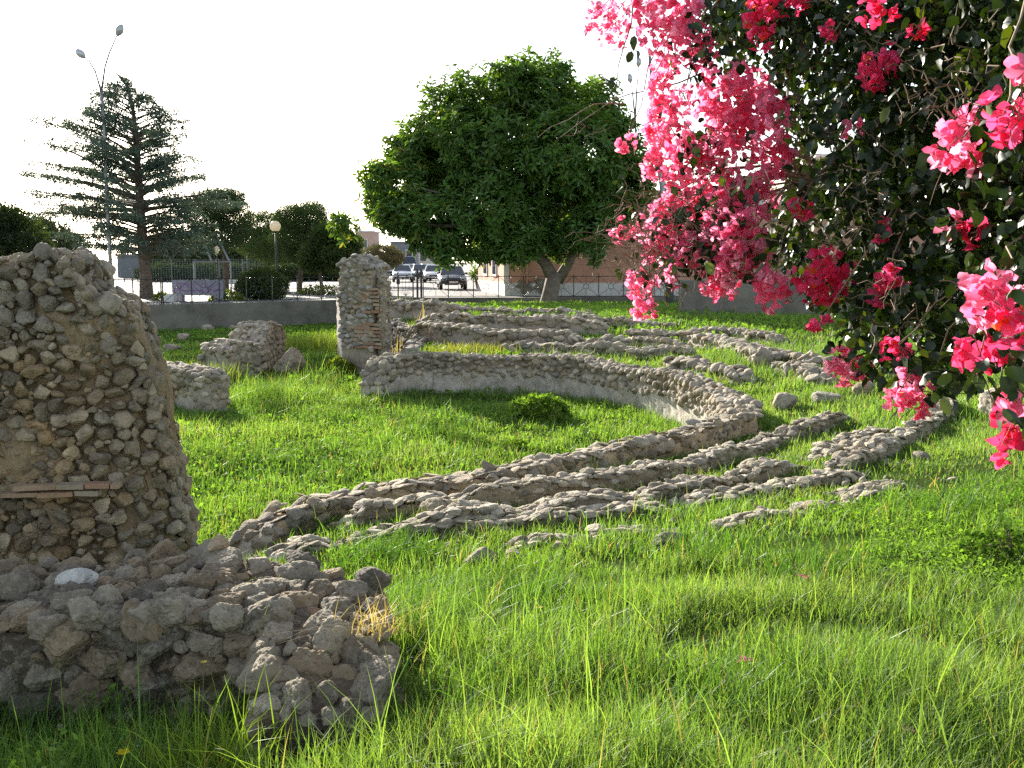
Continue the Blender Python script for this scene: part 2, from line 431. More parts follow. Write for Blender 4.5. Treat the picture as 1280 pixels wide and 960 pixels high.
def darts(u1, v0f, v1f, rad, n_try, r_, pack=.70):
    """random non overlapping (u,v,r) in 0..u1 x v0(u)..v1(u)"""
    U = np.zeros(n_try); Vv = np.zeros(n_try); Rr = np.zeros(n_try); k = 0
    cu = r_.uniform(0, u1, n_try); cr = rad[0] + (rad[1] - rad[0]) * np.sort(r_.random(n_try) ** 1.6)[::-1]
    lo, hi = v0f(cu), v1f(cu); cv = lo + (hi - lo) * r_.random(n_try)
    for i in range(n_try):
        if hi[i] - lo[i] < rad[0]: continue
        if k:
            m_ = np.abs(U[:k] - cu[i]) < 1.9 * rad[1]
            if m_.any() and (np.hypot((U[:k][m_] - cu[i]), (Vv[:k][m_] - cv[i]) * 1.15) < pack * (Rr[:k][m_] + cr[i])).any(): continue
        U[k], Vv[k], Rr[k] = cu[i], cv[i], cr[i]; k += 1
    return U[:k], Vv[:k], Rr[:k]
FOOT = []   # wall footprints (segment ax, ay, bx, by, half width), kept clear of grass
def rubble(root, path, zt, zb, th, rad=(.05, .10), ds=.08, sub=2, faces='LRT', cover=(0, 1), palette=GREY, mort=(.30, .25, .18), amp=.03, tries=2500, seed=1,
           squash=.8, depth=.62, names=('mortar_core', 'stonework'), far=False, topflat=.6, jit=.22, foot=True, top_tries=None, rside=None, plaster=None, pack=.70):
    """a wall along path: a displaced mortar core plus embedded stones; zt/zb/th are scalars, arrays per path point, or callables of (arc length, total)"""
    r_ = np.random.default_rng(seed)
    P = smooth_path(path, ds, 0); n = len(P)
    s = np.concatenate([[0], np.cumsum(np.linalg.norm(np.diff(P[:, :2], axis=0), axis=1))]); Ltot = s[-1]
    s0 = np.concatenate([[0], np.cumsum(np.linalg.norm(np.diff(np.asarray(path, float)[:, :2], axis=0), axis=1))])
    def arr(v):
        if callable(v): return np.asarray(v(s, Ltot), float)
        v = np.asarray(v, float)
        return np.full(n, float(v)) if v.ndim == 0 else np.interp(s, s0, v)
    zt, th = arr(zt), arr(th)
    zb = terrain(P[:, 0], P[:, 1]) - .15 if zb is None else arr(zb)
    T = np.gradient(P[:, :2], axis=0); T /= np.linalg.norm(T, axis=1)[:, None] + 1e-9
    Nn = np.stack([-T[:, 1], T[:, 0]], -1)
    if foot:
        st = max(1, int(.5 / ds))
        for k in range(0, n - 1, st):
            k2 = min(n - 1, k + st); FOOT.append((P[k, 0], P[k, 1], P[k2, 0], P[k2, 1], th[k] / 2))
    # core
    hmax = float((zt - zb).max()); nz = max(3, int(hmax / ds)); nt_ = max(3, int(float(th.max()) / ds))
    sec = [(1, v) for v in np.linspace(0, 1, nz)] + [(u, 1) for u in np.linspace(1, -1, nt_ + 2)[1:-1]] + [(-1, v) for v in np.linspace(1, 0, nz)]
    sec = np.array(sec); m_ = len(sec)
    core_drop = .022 if rad[0] < .03 else .012
    core_in = min(max(0, amp - .012) * 1.3, .3 * float(th.min()))
    def section(k, shrink=1.0):
        off = sec[:, 0] * (th[k] / 2 - core_in) * shrink * (1 - .10 * sec[:, 1]); z = zb[k] + sec[:, 1] * (zt[k] - core_drop - zb[k])
        return np.stack([P[k, 0] + Nn[k, 0] * off, P[k, 1] + Nn[k, 1] * off, z], -1)
    S = [section(0, .02)] + [section(k) for k in range(n)] + [section(n - 1, .02)]
    S = np.array(S); Vc = S.reshape(-1, 3).copy()
    o = np.stack([fbm(Vc * (1 / (6 * amp + .05)), 3, seed), fbm(Vc * (1 / (6 * amp + .05)) + 31, 3, seed + 5), fbm(Vc * (1 / (6 * amp + .05)) + 77, 3, seed + 9)], -1)
    Vc += o * amp * 1.6
    rg_ = np.abs(fbm(Vc * (9 if not far else 4), 3, seed + 3)); Vc += o * 0 + (.5 - rg_)[:, None] * amp * .9 * np.sign(o)
    Vc += np.stack([fbm(Vc * 16, 2, seed + 41), fbm(Vc * 16 + 9, 2, seed + 42), fbm(Vc * 16 + 5, 2, seed + 43)], -1) * min(amp, .03) * .8
    mc = np.array(mort) * (1 + .25 * fbm(Vc * 3, 3, 4)[:, None])
    if plaster is not None:
        mc = plaster(Vc, mc, s)
    mesh(names[0], Vc, grid_faces(n + 2, m_), M['mortar_far' if far else 'mortar'], root, mc, True)
    pos, siz, tt, nn = [], [], [], []
    lerp = lambda q, a: np.interp(q, s, a)
    for f in faces:
        if f in 'LR':
            sg = 1 if f == 'L' else -1
            cv = cover if rside is None or f == 'L' else rside
            lo = lambda q: lerp(q, zb) + cv[0] * (lerp(q, zt) - lerp(q, zb)); hi = lambda q: lerp(q, zb) + cv[1] * (lerp(q, zt) - lerp(q, zb)) - rad[0] * .5
            u, v, r = darts(Ltot, lo, hi, rad, tries, r_, pack)
            if not len(u): continue
            q = (v - lerp(u, zb)) / np.maximum(lerp(u, zt) - lerp(u, zb), .01)
            nx, ny = lerp(u, Nn[:, 0]) * sg, lerp(u, Nn[:, 1]) * sg
            off = lerp(u, th) / 2 * (1 - .10 * q) - r * depth * r_.uniform(.2, .95, len(u))
            pos.append(np.stack([lerp(u, P[:, 0]) + nx * off, lerp(u, P[:, 1]) + ny * off, v], -1))
            siz.append(np.stack([r * r_.uniform(.95, 1.3, len(u)), r * depth * 1.3, r * r_.uniform(.75, 1.05, len(u)) * squash * 1.15], -1))
            tt.append(np.stack([lerp(u, T[:, 0]), lerp(u, T[:, 1]), 0 * u], -1)); nn.append(np.stack([nx, ny, 0 * u], -1))
        if f == 'T':
            # unroll the top over its sloping arc length
            ps = np.concatenate([[0], np.cumsum(np.hypot(np.diff(s), np.diff(zt)))])
            hw = lambda q: np.interp(np.interp(q, ps, s), s, th) / 2 * .93
            u, v, r = darts(ps[-1], lambda q: -hw(q), hw, rad, top_tries or tries, r_)
            us = np.interp(u, ps, s)
            dz = np.interp(us, s, np.gradient(zt, s + np.arange(n) * 1e-9)); dn = np.hypot(1, dz)
            tx, ty = lerp(us, T[:, 0]), lerp(us, T[:, 1])
            pos.append(np.stack([lerp(us, P[:, 0]) + lerp(us, Nn[:, 0]) * v, lerp(us, P[:, 1]) + lerp(us, Nn[:, 1]) * v, lerp(us, zt) + max(0, amp - .02) * .4 - r * topflat * .35 + r_.normal(0, .25, len(u)) * r * topflat], -1))
            siz.append(np.stack([r * r_.uniform(.9, 1.35, len(u)), r * topflat * r_.uniform(.7, 1.2, len(u)), r * r_.uniform(.8, 1.1, len(u))], -1))
            tt.append(np.stack([tx / dn, ty / dn, dz / dn], -1)); nn.append(np.stack([-tx * dz / dn, -ty * dz / dn, 1 / dn], -1))
    if not pos: return None
    pos, siz, tt, nn = map(np.concatenate, (pos, siz, tt, nn))
    Vs, Fs = stones(pos, siz, frames(tt, nn, jit, r_), sub, seed)
    cs = np.repeat(palette(pos, r_) if callable(palette) else pal(len(pos), palette, r_), len(ICO[sub][0]), 0)
    return mesh(names[1], Vs, Fs, M['stone_far' if far else 'stone'], root, cs, True)
def bricks(root, name, rows, mat, r_, size=(.24, .06, .045)):
    """rows: list of (p0, p1, normal) courses of thin bricks"""
    mb = MB()
    for p0, p1, nrm in rows:
        p0, p1 = np.array(p0, float), np.array(p1, float); Ld = np.linalg.norm(p1 - p0); t = (p1 - p0) / Ld; nrm = np.array(nrm, float)
        q = 0
        while q < Ld - .03:
            w = min(size[0] * r_.uniform(.6, 1.15), Ld - q); out = size[1] * r_.uniform(.15, .7)
            h = size[2] * r_.uniform(.8, 1.05); up = np.array([0, 0, 1.]); g = .004
            if r_.random() > .06:
                c0 = p0 + t * (q + g) + up * r_.normal(0, .003); c1 = p0 + t * (q + w - g) + up * r_.normal(0, .003)
                V8 = []
                for z in (0, h):
                    for y in (-size[1], out):
                        V8 += [c0 + nrm * y + up * z, c1 + nrm * y + up * z]
                mb.hexa(np.array(V8), col=np.array([(.36, .21, .13), (.40, .27, .18), (.33, .18, .11), (.40, .32, .23), (.36, .29, .21)])[r_.integers(0, 5)] * r_.uniform(.8, 1.15))
            q += w
    return mb.build(name, mat, root, col=True)
# ------------------------------------------------------------------ ruins
def base(pt): return (float(pt[0]), float(pt[1]), float(terrain(pt[0], pt[1])))
def mid(path): return base(path[len(path) // 2])
# --- tall rubble wall at the left edge
prof = np.array([(-4.6, 1.62), (-3.6, 1.70), (-3.30, 1.72), (-3.12, 1.745), (-2.98, 1.755), (-2.86, 1.75), (-2.74, 1.775), (-2.65, 1.75), (-2.62, 1.66), (-2.56, 1.57), (-2.50, 1.52), (-2.42, 1.49), (-2.37, 1.44), (-2.34, 1.33),
                 (-2.29, 1.20), (-2.26, 1.0), (-2.23, .80), (-2.19, .60), (-2.15, .38), (-2.11, .16), (-2.07, 0.0)])
tall_path = np.array([(-4.6, 6.02), (-3.4, 6.15), (-2.6, 6.22), (-2.3, 6.26), (-2.07, 6.30)])
tall = thing('ruined_wall', 'tall ruined rubble wall with a jagged top and thin brick course at left', 'ruin', base((-2.6, 6.2)))
def tall_pal(pos, r_):
    c = pal(len(pos), TAN, r_)
    g = pal(len(pos), GREY, r_) * .92
    w = sstep(1.1, 1.5, pos[:, 2] + .25 * vnoise(pos * 3))[:, None]
    e = sstep(-2.6, -2.3, pos[:, 0] + .2 * vnoise(pos * 3 + 9))[:, None] * .7
    return c * (1 - np.maximum(w, e)) + g * np.maximum(w, e)
rubble(tall, tall_path, lambda s, L: np.interp(np.interp(s, np.linspace(0, L, 60), np.interp(np.linspace(0, 1, 60), [0, .474, .79, .909, 1], [-4.6, -3.4, -2.6, -2.3, -2.07])), prof[:, 0], prof[:, 1]) + .035 * fbm(np.stack([s * 7, s * 0, s * 0], -1), 3, 12) * (s < 1.9), -.15,
       lambda s, L: np.interp(s / L, [0, .8, .93, 1], [.9, .85, .6, .36]), rad=(.016, .066), ds=.022, sub=3, faces='RT', cover=(.06, 1), palette=tall_pal, mort=(.30, .215, .12), amp=.045, tries=16000, seed=3, pack=.74,
       depth=.72, topflat=.75, jit=.5, top_tries=2500)
r_ = np.random.default_rng(5)
bricks(tall, 'brick_course', [((-4.2, 5.56, .405), (-2.30, 5.735, .43), (0.09, -1, 0)), ((-4.2, 5.56, .365), (-2.42, 5.72, .385), (0.09, -1, 0))], M['brick'], r_, (.22, .05, .03))

# --- near rubble wall
near_path = np.array([(-3.0, 3.86), (-2.4, 3.80), (-1.8, 3.74), (-1.25, 3.72), (-.9, 3.64), (-.60, 3.56)])
near = thing('rubble_wall', 'low rubble wall of pitted grey stones in the near left corner', 'ruin', base((-1.2, 3.7)))
def near_pal(pos, r_):
    c = pal(len(pos), [(.225, .195, .145), (.28, .245, .18), (.155, .135, .10), (.31, .27, .20), (.25, .195, .125), (.26, .195, .12)], r_); c[r_.integers(0, len(pos), 3)] = (.30, .19, .12)
    return c
rubble(near, near_path, [.36, .42, .47, .54, .52, .46], None, [.75, .75, .75, .72, .66, .5], rad=(.02, .092), ds=.03, sub=4, faces='RT', cover=(.10, 1), palette=near_pal, mort=(.095, .075, .05), amp=.025, tries=3000,
       seed=11, squash=.85, depth=.85, topflat=.8, jit=.28, top_tries=1800)
rubble(near, np.array([(-.74, 3.75), (-.66, 3.3), (-.60, 2.90)]), [.50, .48, .37], None, [.46, .46, .42], rad=(.02, .088), ds=.03, sub=4, faces='LRT', cover=(.1, 1), palette=near_pal, mort=(.095, .075, .05), amp=.025, tries=1200,
       seed=12, squash=.9, depth=.8, topflat=.8, jit=.3, top_tries=600, names=('return_core', 'return_stonework'))

# --- orchestra wall
orch_th = .42
orch = thing('orchestra_wall', 'long curved rubble wall with remains of pale plaster round the grassy orchestra', 'ruin', base(ORCH[16]))
Lk = np.concatenate([[0], np.cumsum(np.linalg.norm(np.diff(ORCH, axis=0), axis=1))])
oz = np.full(len(ORCH), .13); oz[0] = -.28; oz[1] = -.02; oz[2] = .06; oz[-1] = -.05; oz[-2] = .10
def orch_plaster(V, c, s):
    f = sstep(-.10, -.16, V[:, 2] + .06 * fbm(V * 1.5, 3, 5) - .05 * sstep(1.4, 2.6, V[:, 0])) * (V[:, 1] > 11)
    near_ = (V[:, 1] <= 11.2)
    p = np.array([.52, .47, .40]) * (1 + .12 * fbm(V * 2.2, 3, 6)[:, None])
    q = np.array([.50, .38, .24]) * (1 + .2 * fbm(V * 2.5, 3, 6)[:, None])
    c = c * (1 - f[:, None]) + p * f[:, None]
    return np.where(near_[:, None], q, c)
k0 = 12
far_part = np.concatenate([ORCH[k0:], [ORCH[-1] + np.array([0.02, .25])]])
off = lambda P, d: np.stack([P[:, 0] - d * np.gradient(P, axis=0)[:, 1] / np.linalg.norm(np.gradient(P, axis=0), axis=1), P[:, 1] + d * np.gradient(P, axis=0)[:, 0] / np.linalg.norm(np.gradient(P, axis=0), axis=1)], -1)
rubble(orch, smooth_path(far_part, .3, 2), lambda s, L: .11 + .035 * np.sin(s * 2.1) - .35 * sstep(L - .35, L, s), -.75, orch_th, rad=(.045, .085), ds=.05, sub=2, faces='LT', cover=(.62, 1), palette=GREY, mort=(.19, .16, .12),
       amp=.022, tries=6500, seed=21, depth=.9, topflat=.7, plaster=orch_plaster, top_tries=3500, names=('curved_core', 'curved_stonework'))
near_part = smooth_path(ORCH[:k0 + 2], .3, 1)
rubble(orch, near_part, lambda s, L: np.interp(s / L, [0, .03, .10, .2, .45, .5, 1], [-.30, -.08, .07, .10, .11, .13, .12]) + .012 * np.sin(s * 5), -.75, .27, rad=(.02, .085), ds=.03, sub=3, faces='RT', cover=(.86, 1), tries=2500, palette=GREY, mort=(.28, .24, .18),
       amp=.02, seed=22, topflat=.22, plaster=orch_plaster, top_tries=3000, names=('outer_core', 'coping_stones'))

# --- seat rows on the near side: traced on the ground
SEATS = [
    ([(422, 641), (470, 630), (540, 624), (620, 615), (700, 608), (780, 595), (853, 583), (905, 566), (960, 547), (1010, 530), (1055, 517)], .40, .15, 'innermost seat row, a broken line of grey stones just outside the plastered wall'),
    ([(500, 652), (560, 643), (640, 636), (720, 628), (800, 616), (860, 607), (930, 591), (1004, 573)], .42, .12, 'stone seat row in sunlight, between the innermost row and the long outer row'),
    ([(1012, 566), (1050, 551), (1110, 533)], .36, .10, 'short half buried seat row fragment beneath the hanging blossoms'),
    ([(345, 692), (400, 676), (470, 666), (560, 658), (640, 652), (720, 647), (790, 637), (860, 625), (940, 613), (1010, 601), (1069, 590)], .40, .055, 'long outer seat row starting with flat layered slabs beside the near rubble wall'),
    ([(1040, 577), (1080, 564), (1130, 542), (1170, 522), (1190, 505), (1176, 494)], .36, .15, 'curling seat row fragment hooked round at its far right end'),
    ([(1040, 613), (1090, 605), (1150, 593)], .30, .07, 'faint stone line almost lost in the grass at right'),
    ([(900, 655), (960, 640), (1030, 626), (1110, 612)], .26, .06, 'nearly buried line of pale stones below the faint row'),
    ([(640, 676), (720, 668), (800, 660), (850, 656)], .28, .05, 'broken buried stones just below the long outer row'),
]
for k, (px, th, up, lab) in enumerate(SEATS):
    P = np.array([PT(x, y, up * .7)[:2] for x, y in px])
    P = smooth_path(P, .2, 1)
    t = thing('seat_row', lab, 'ruin', mid(P), 'seat rows of the ruined odeon')
    zz = terrain(P[:, 0], P[:, 1]) + up
    rj = np.random.default_rng(60 + k)
    zz = zz + .012 * rj.normal(size=len(P)) - .05 * (rj.random(len(P)) < .25); zz[0] -= up * .6; zz[-1] -= up * .6
    rubble(t, P, zz, None, th * .44 * (1 + .25 * rj.normal(size=len(P))).clip(.6, 1.5), rad=(.016, .066), ds=.035, sub=3, faces='LRT', cover=(.45, 1), palette=[(.42, .36, .26), (.48, .42, .31), (.34, .29, .21), (.52, .46, .36), (.28, .24, .18)], mort=(.33, .27, .18), amp=.016, tries=1500, seed=70 + k,
           topflat=.34, jit=.16, top_tries=6000, squash=.55)

# --- terraces behind the orchestra
def by_base(pts, h):
    """pts: (px, base py) -> plan points on the ground"""
    return np.array([PT(x, y, 0)[:2] for x, y in pts])
TERR = [
    ([(632, 441), (680, 443), (722, 444)], .20, .35, 'low stone stub right behind the middle of the curved wall'),
    ([(724, 446), (760, 444), (804, 447)], .20, .35, 'low stone stub where the curved wall begins to bend'),
    ([(522, 437), (560, 436), (620, 436), (680, 437), (724, 439)], .38, .45, 'grey terrace wall directly behind the straight end of the curved wall'),
    ([(528, 413), (580, 413), (640, 414), (700, 416), (758, 418)], .33, .45, 'upper terrace wall with a lilac weathered face below the lawn'),
    ([(484, 399), (520, 399), (572, 398)], .42, .5, 'short pinkish terrace wall next to the tall pillar'),
    ([(787, 425), (840, 426), (897, 428)], .18, .4, 'low flat stone row at the edge of the shaded lawn'),
    ([(804, 446), (840, 445), (863, 446)], .16, .35, 'small stone group between the curved wall and the shaded lawn'),
    ([(872, 432), (910, 436), (960, 458)], .22, .4, 'stone row ending in a squared block right of the curved wall'),
    ([(896, 436), (950, 444), (1028, 462)], .14, .35, 'thin stone row running right under the blossoms'),
    ([(979, 463), (1005, 470), (1030, 480)], .12, .3, 'small row of stones low in the sunny grass under the blossoms'),
    ([(530, 392), (600, 392), (680, 394), (740, 396)], .13, .35, 'thin topmost row of stones on the lawn near the tree'),
    ([(735, 434), (790, 433), (850, 438)], .17, .3, 'low stone row between the bend of the curved wall and the lawn rows'),
    ([(870, 417), (920, 420), (975, 430)], .15, .3, 'scattered stone row under the blossoms just below the concrete wall'),
    ([(842, 458), (890, 464), (930, 480)], .15, .3, 'stone row hugging the outer side of the bend'),
    ([(560, 429), (610, 428), (660, 428)], .15, .3, 'thin stone course between the two main terrace walls'),
    ([(670, 403), (720, 404), (800, 407), (840, 411)], .14, .35, 'thin stone row in the tree shade'),
]
for k, (px, h, th, lab) in enumerate(TERR):
    P = smooth_path(by_base(px, h), .3, 1)
    rj = np.random.default_rng(160 + k)
    zz = terrain(P[:, 0], P[:, 1]) + h + .03 * rj.normal(size=len(P)); zz[0] -= h * .25; zz[-1] -= h * .3
    t = thing('terrace_wall', lab, 'ruin', mid(P), 'terrace walls behind the orchestra')
    def pl(V, c, s): return np.array([.42, .355, .30]) * (1 + .2 * fbm(V * 2, 3, 6)[:, None])
    rubble(t, P, zz, None, th, rad=(.06, .13), ds=.08, sub=2, faces='RLT', cover=(.6, 1), rside=(.72, 1) if h > .3 else (.4, 1), palette=GREY, mort=(.33, .28, .22), amp=.03, tries=1800, seed=170 + k, topflat=.5, top_tries=2500, plaster=pl)
# end wall closing the terraces towards the pillar; recess shade put into darker stones
P = np.array([(-2.22, 18.3), (-1.95, 19.6), (-2.0, 22.0), (-2.9, 24.4)])
t = thing('terrace_wall', 'dark shaded end wall of the terraces beside the pillar', 'ruin', mid(P), 'terrace walls behind the orchestra')
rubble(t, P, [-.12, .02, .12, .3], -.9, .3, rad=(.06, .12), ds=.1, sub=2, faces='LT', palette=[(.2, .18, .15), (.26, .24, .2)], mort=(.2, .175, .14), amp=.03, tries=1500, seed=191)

# --- pillar
pil = thing('masonry_pillar', 'tall masonry pillar of rubble and brick courses with a ragged top', 'ruin', base((-2.9, 20)))
pc = np.array([PY(440, 465, 20.0)[:2], PY(479, 462, 19.7)[:2]])
dv = pc[1] - pc[0]; dv /= np.linalg.norm(dv); bk = np.array([-.225, .974])
c0 = (pc[0] + pc[1]) / 2 + bk * .4
rubble(pil, np.array([pc[0] + bk * .40, c0, pc[1] + bk * .40]), [1.70, 1.86, 1.62], -.75, .80, rad=(.04, .085), ds=.045, sub=2, faces='LRT', cover=(.30, 1), palette=[(.36, .34, .31), (.30, .28, .26), (.44, .41, .36), (.38, .31, .23)], mort=(.33, .28, .21), amp=.03,
       tries=2600, seed=31, depth=.8, topflat=.7)
# stones on the two ends come from a second narrower leaf of walling
rubble(pil, np.array([pc[1] + bk * .05 + dv * .02, pc[1] + bk * .75 + dv * .02]), [1.45, 1.5], -.75, .16, rad=(.04, .08), ds=.05, sub=2, faces='LRT', cover=(.2, 1), palette=GREY, mort=(.33, .28, .21), amp=.02, tries=900, seed=32, names=('side_core', 'side_stonework'))
rows = []
for k in range(7): rows.append(((*(pc[0] + dv * .06 - bk * .0), .02 + k * .075), (*(pc[1] - dv * .04), .02 + k * .075), (-bk[0], -bk[1], 0)))
for k in range(7): rows.append(((*(pc[0] + dv * .25), .72 + k * .075), (*(pc[1] - dv * .08), .72 + k * .075), (-bk[0], -bk[1], 0)))
rows = [((a_[0] - bk[0] * .085, a_[1] - bk[1] * .085, a_[2]), (b_[0] - bk[0] * .085, b_[1] - bk[1] * .085, b_[2]), n_) for a_, b_, n_ in rows]
bricks(pil, 'brick_courses', rows, M['brick'], np.random.default_rng(8), (.24, .06, .055))
pb0, pb1 = PY(440, 440, 20.4)[:2], PY(427.5, 440, 23.4)[:2]
mbp = np.array([pb0, pb1])
rubble(pil, mbp, [1.05, 1.1], -.85, .22, rad=(.05, .08), ds=.1, sub=2, faces='T', palette=GREY, mort=(.34, .31, .27), amp=.008, seed=33, names=('plastered_core', 'plaster_coping'))

# --- stubs at the left
STUB = [
    ([(165, 498), (210, 508), (259, 518)], .62, .55, 'squared plastered wall stub nearest to the tall ruined wall'),
    ([(262, 478), (280, 476), (300, 474)], .74, .9, 'broad ruined pier with a flat broken top in the shade'),
    ([(302, 470), (318, 462), (331, 458)], .98, .75, 'higher sloping ruined pier leaning against the broad pier'),
]
for k, (px, h, th, lab) in enumerate(STUB):
    P = by_base(px, h); P = P + np.array([0, th / 2])
    t = thing('wall_stub', lab, 'ruin', mid(P), 'ruined stubs on the stage side')
    P = smooth_path(P, .25, 0); z0 = terrain(P[:, 0], P[:, 1])
    pr = {0: [.92, 1, 1, .97], 1: [.8, 1, 1.02, .9], 2: [.62, .9, 1.05, .85]}[k]
    zz = z0 + h * np.interp(np.linspace(0, 1, len(P)), np.linspace(0, 1, 4), pr)
    def pl(V, c, s): return np.array([.40, .36, .30]) * (1 + .2 * fbm(V * 2, 3, 6)[:, None])
    rubble(t, P, zz, None, th, rad=(.05, .11), ds=.06, sub=2, faces='LRT', cover=(.15, 1), rside=(.5, 1) if k == 0 else (.1, 1), palette=GREY, mort=(.29, .25, .19), amp=.035, tries=1500, seed=200 + k, plaster=pl, topflat=.55)
    # end face
    e = P[-1]; T_ = P[-1] - P[-2]; T_ = T_ / np.linalg.norm(T_); n_ = np.array([-T_[1], T_[0]])
    rubble(t, np.array([e - n_ * th * .45, e, e + n_ * th * .45]), [zz[-1] - .06] * 3, None, .14, rad=(.05, .1), ds=.06, sub=2, faces='LRT', cover=(.3, 1), palette=GREY, mort=(.36, .32, .26), amp=.02, tries=500, seed=210 + k, names=('end_core', 'end_stonework'))
# fallen masonry block
def rock(name, label, cat, pxb, size, colr, seed, rot=0.0, group=None, mat='stone', sub=4, tilt=0.15, sink=.25, at=None, planes=9):
    b = PT(*pxb)if at is None else np.array(at)
    r_ = np.random.default_rng(seed)
    Rm = frames(np.array([[math.cos(rot), math.sin(rot), 0]]), np.array([[0, r_.normal(0, tilt), 1.]]), tilt * .4, r_)
    pos = np.array([[b[0], b[1], b[2] + size[2] * (1 - sink)]])
    Rm = Rm[:, :, [0, 2, 1]] * np.array([1, -1, 1])
    V, Fc = stones(pos, np.array([size]), Rm, sub, seed, planes, .10)
    cc = np.array(colr) * (1 + .2 * fbm(V * 9, 3, seed)[:, None])
    o = mesh(name, V - b, Fc, M[mat], None, cc, True)
    o.location = b
    return tag(o, label, cat, group)
rock('fallen_masonry', 'rounded lump of fallen rubble masonry beside the sloping pier', 'ruin', (362, 470), (.36, .32, .34), (.36, .29, .22), 41, planes=14)
rock('loose_stone', 'rounded tan boulder perched on the back edge of the near rubble wall', 'stone', None, (.052, .05, .055), (.46, .36, .24), 42, at=PY(275, 694, 4.0), sink=.15, planes=16)
rock('loose_stone', 'pale whitish squared block resting on top of the near rubble wall', 'stone', None, (.075, .05, .045), (.62, .62, .58), 43, rot=.6, at=PY(96, 737, 3.72), sink=0.1, planes=6)
for k, (x, y, sz, lab) in enumerate([(600, 712, (.10, .07, .075), 'knobbly grey stone standing in the near grass below the seat rows'), (640, 700, (.06, .05, .04), 'small flat grey stone right of the knobbly one'),
        (700, 690, (.07, .05, .045), 'small dark stone in the grass below the long outer row'), (835, 684, (.16, .08, .05), 'long pale stone lying in the grass below the middle of the rows'), (1022, 640, (.12, .07, .04), 'flat stone half covered by grass right of centre'),
        (980, 512, (.2, .15, .12), 'grass grown stone clump under the blossoms'), (1080, 494, (.24, .15, .11), 'flat pale stone above the hooked seat row'), (1032, 505, (.2, .14, .1), 'small stone between the clump and the flat pale stone'), (1246, 522, (.15, .2, .17), 'upright grey stone block at the right edge'),
        (745, 668, (.08, .05, .035), 'thin stone flake just under the long outer row'), (952, 458, (.2, .16, .2), 'squared stone block at the end of a terrace row'), (1150, 575, (.1, .07, .04), 'little stone on the slope at right'), (545, 648, (.12, .09, .08), 'pale rounded stone set on the seat rows at left'),
        (230, 425, (.3, .2, .14), 'pale rubble heap stone near the retaining wall'), (215, 440, (.4, .25, .12), 'flat grey rubble stone left of the broad pier'), (260, 412, (.35, .2, .12), 'light stone at the foot of the retaining wall'), (290, 413, (.3, .2, .13), 'second light stone at the foot of the retaining wall, further right')]):
    rock('loose_stone', lab, 'stone', (x, y), sz, pal(1, GREY, np.random.default_rng(300 + k))[0], 320 + k, rot=k * 1.3, group='loose stones in the grass', sub=3)
# fine rubble shed along the rows and wall feet: nobody could count it
rr_ = np.random.default_rng(777)
fs = np.array([f for f in FOOT if f[1] < 20]); kk = rr_.integers(0, len(fs), 1500); tt_ = rr_.random(1500)
cx_ = fs[kk, 0] + (fs[kk, 2] - fs[kk, 0]) * tt_; cy_ = fs[kk, 1] + (fs[kk, 3] - fs[kk, 1]) * tt_
dd_ = fs[kk, 4] + np.abs(rr_.normal(0, .16, 1500)); aa_ = rr_.uniform(0, 2 * np.pi, 1500)
cx_ += np.cos(aa_) * dd_; cy_ += np.sin(aa_) * dd_; sz_ = rr_.uniform(.008, .035, 1500)[:, None] * rr_.uniform(.6, 1.3, (1500, 3))
Vr, Fr = stones(np.stack([cx_, cy_, terrain(cx_, cy_) + .012], -1), sz_, frames(rr_.normal(size=(1500, 3)), rr_.normal(size=(1500, 3)), .1, rr_), 1, 5)
tag(mesh('small_rubble', Vr, Fr, M['stone'], None, np.repeat(pal(1500, GREY, rr_), len(ICO[1][0]), 0), True), 'small stones and crumbs shed along the ruined walls', 'rubble', kind='stuff')
FOOT.append((-14.5, 38.5, -9, 42.6, .15))

# ------------------------------------------------------------------ retaining wall and low fence wall
def wall_slab(name, label, path, zt, zb, th, mat, ds=.4):
    P = smooth_path(np.array(path), ds, 0); n = len(P)
    T = np.gradient(P, axis=0); T /= np.linalg.norm(T, axis=1)[:, None]; Nn = np.stack([-T[:, 1], T[:, 0]], -1)
    c = base(P[n // 2]); V = []
    for o_, z in ((-.5, zb), (-.5, zt - .02), (-.47, zt), (.47, zt), (.5, zt - .02), (.5, zb)):
        V.append(np.concatenate([P + Nn * th * o_, np.full((n, 1), z)], 1))
    V = np.stack(V, 1)
    V[..., :2] += .006 * fbm(np.concatenate([V[..., :2] * 1.5, V[..., 2:] * 3], -1), 3, 2)[..., None]
    Fq = grid_faces(n, 6)
    ends = [[k for k in range(6)][::-1], [(n - 1) * 6 + k for k in range(6)]]
    Fe = [[ends[0][0], ends[0][1], ends[0][2], ends[0][3]], [ends[0][0], ends[0][3], ends[0][4], ends[0][5]], [ends[1][0], ends[1][1], ends[1][2], ends[1][3]], [ends[1][0], ends[1][3], ends[1][4], ends[1][5]]]
    o = mesh(name, V.reshape(-1, 3) - np.array(c), [Fq, Fe], mat); o.location = c
    return tag(o, label, 'wall')
wall_slab('retaining_wall', 'stained grey concrete retaining wall below the railing at left', [FENCE[0], FENCE[1], FENCE[2] + (-.02, -.01)], .03, -1.3, .35, M['concrete'])
wall_slab('low_wall', 'low dark kerb wall carrying the railing in front of the street', [FENCE[2] + (.02, .01), FENCE[3]], .05, -.6, .35, M['concrete'])
wall_slab('concrete_wall', 'grey rendered wall standing on the shaded grass behind the blossoms', [PT(850, 391)[:2], PT(850, 391)[:2] + np.array([9.5, .6])], 1.2, -.4, .4, M['concrete'])
FOOT.append((*PT(850, 391)[:2], *(PT(850, 391)[:2] + np.array([9.5, .6])), .2))

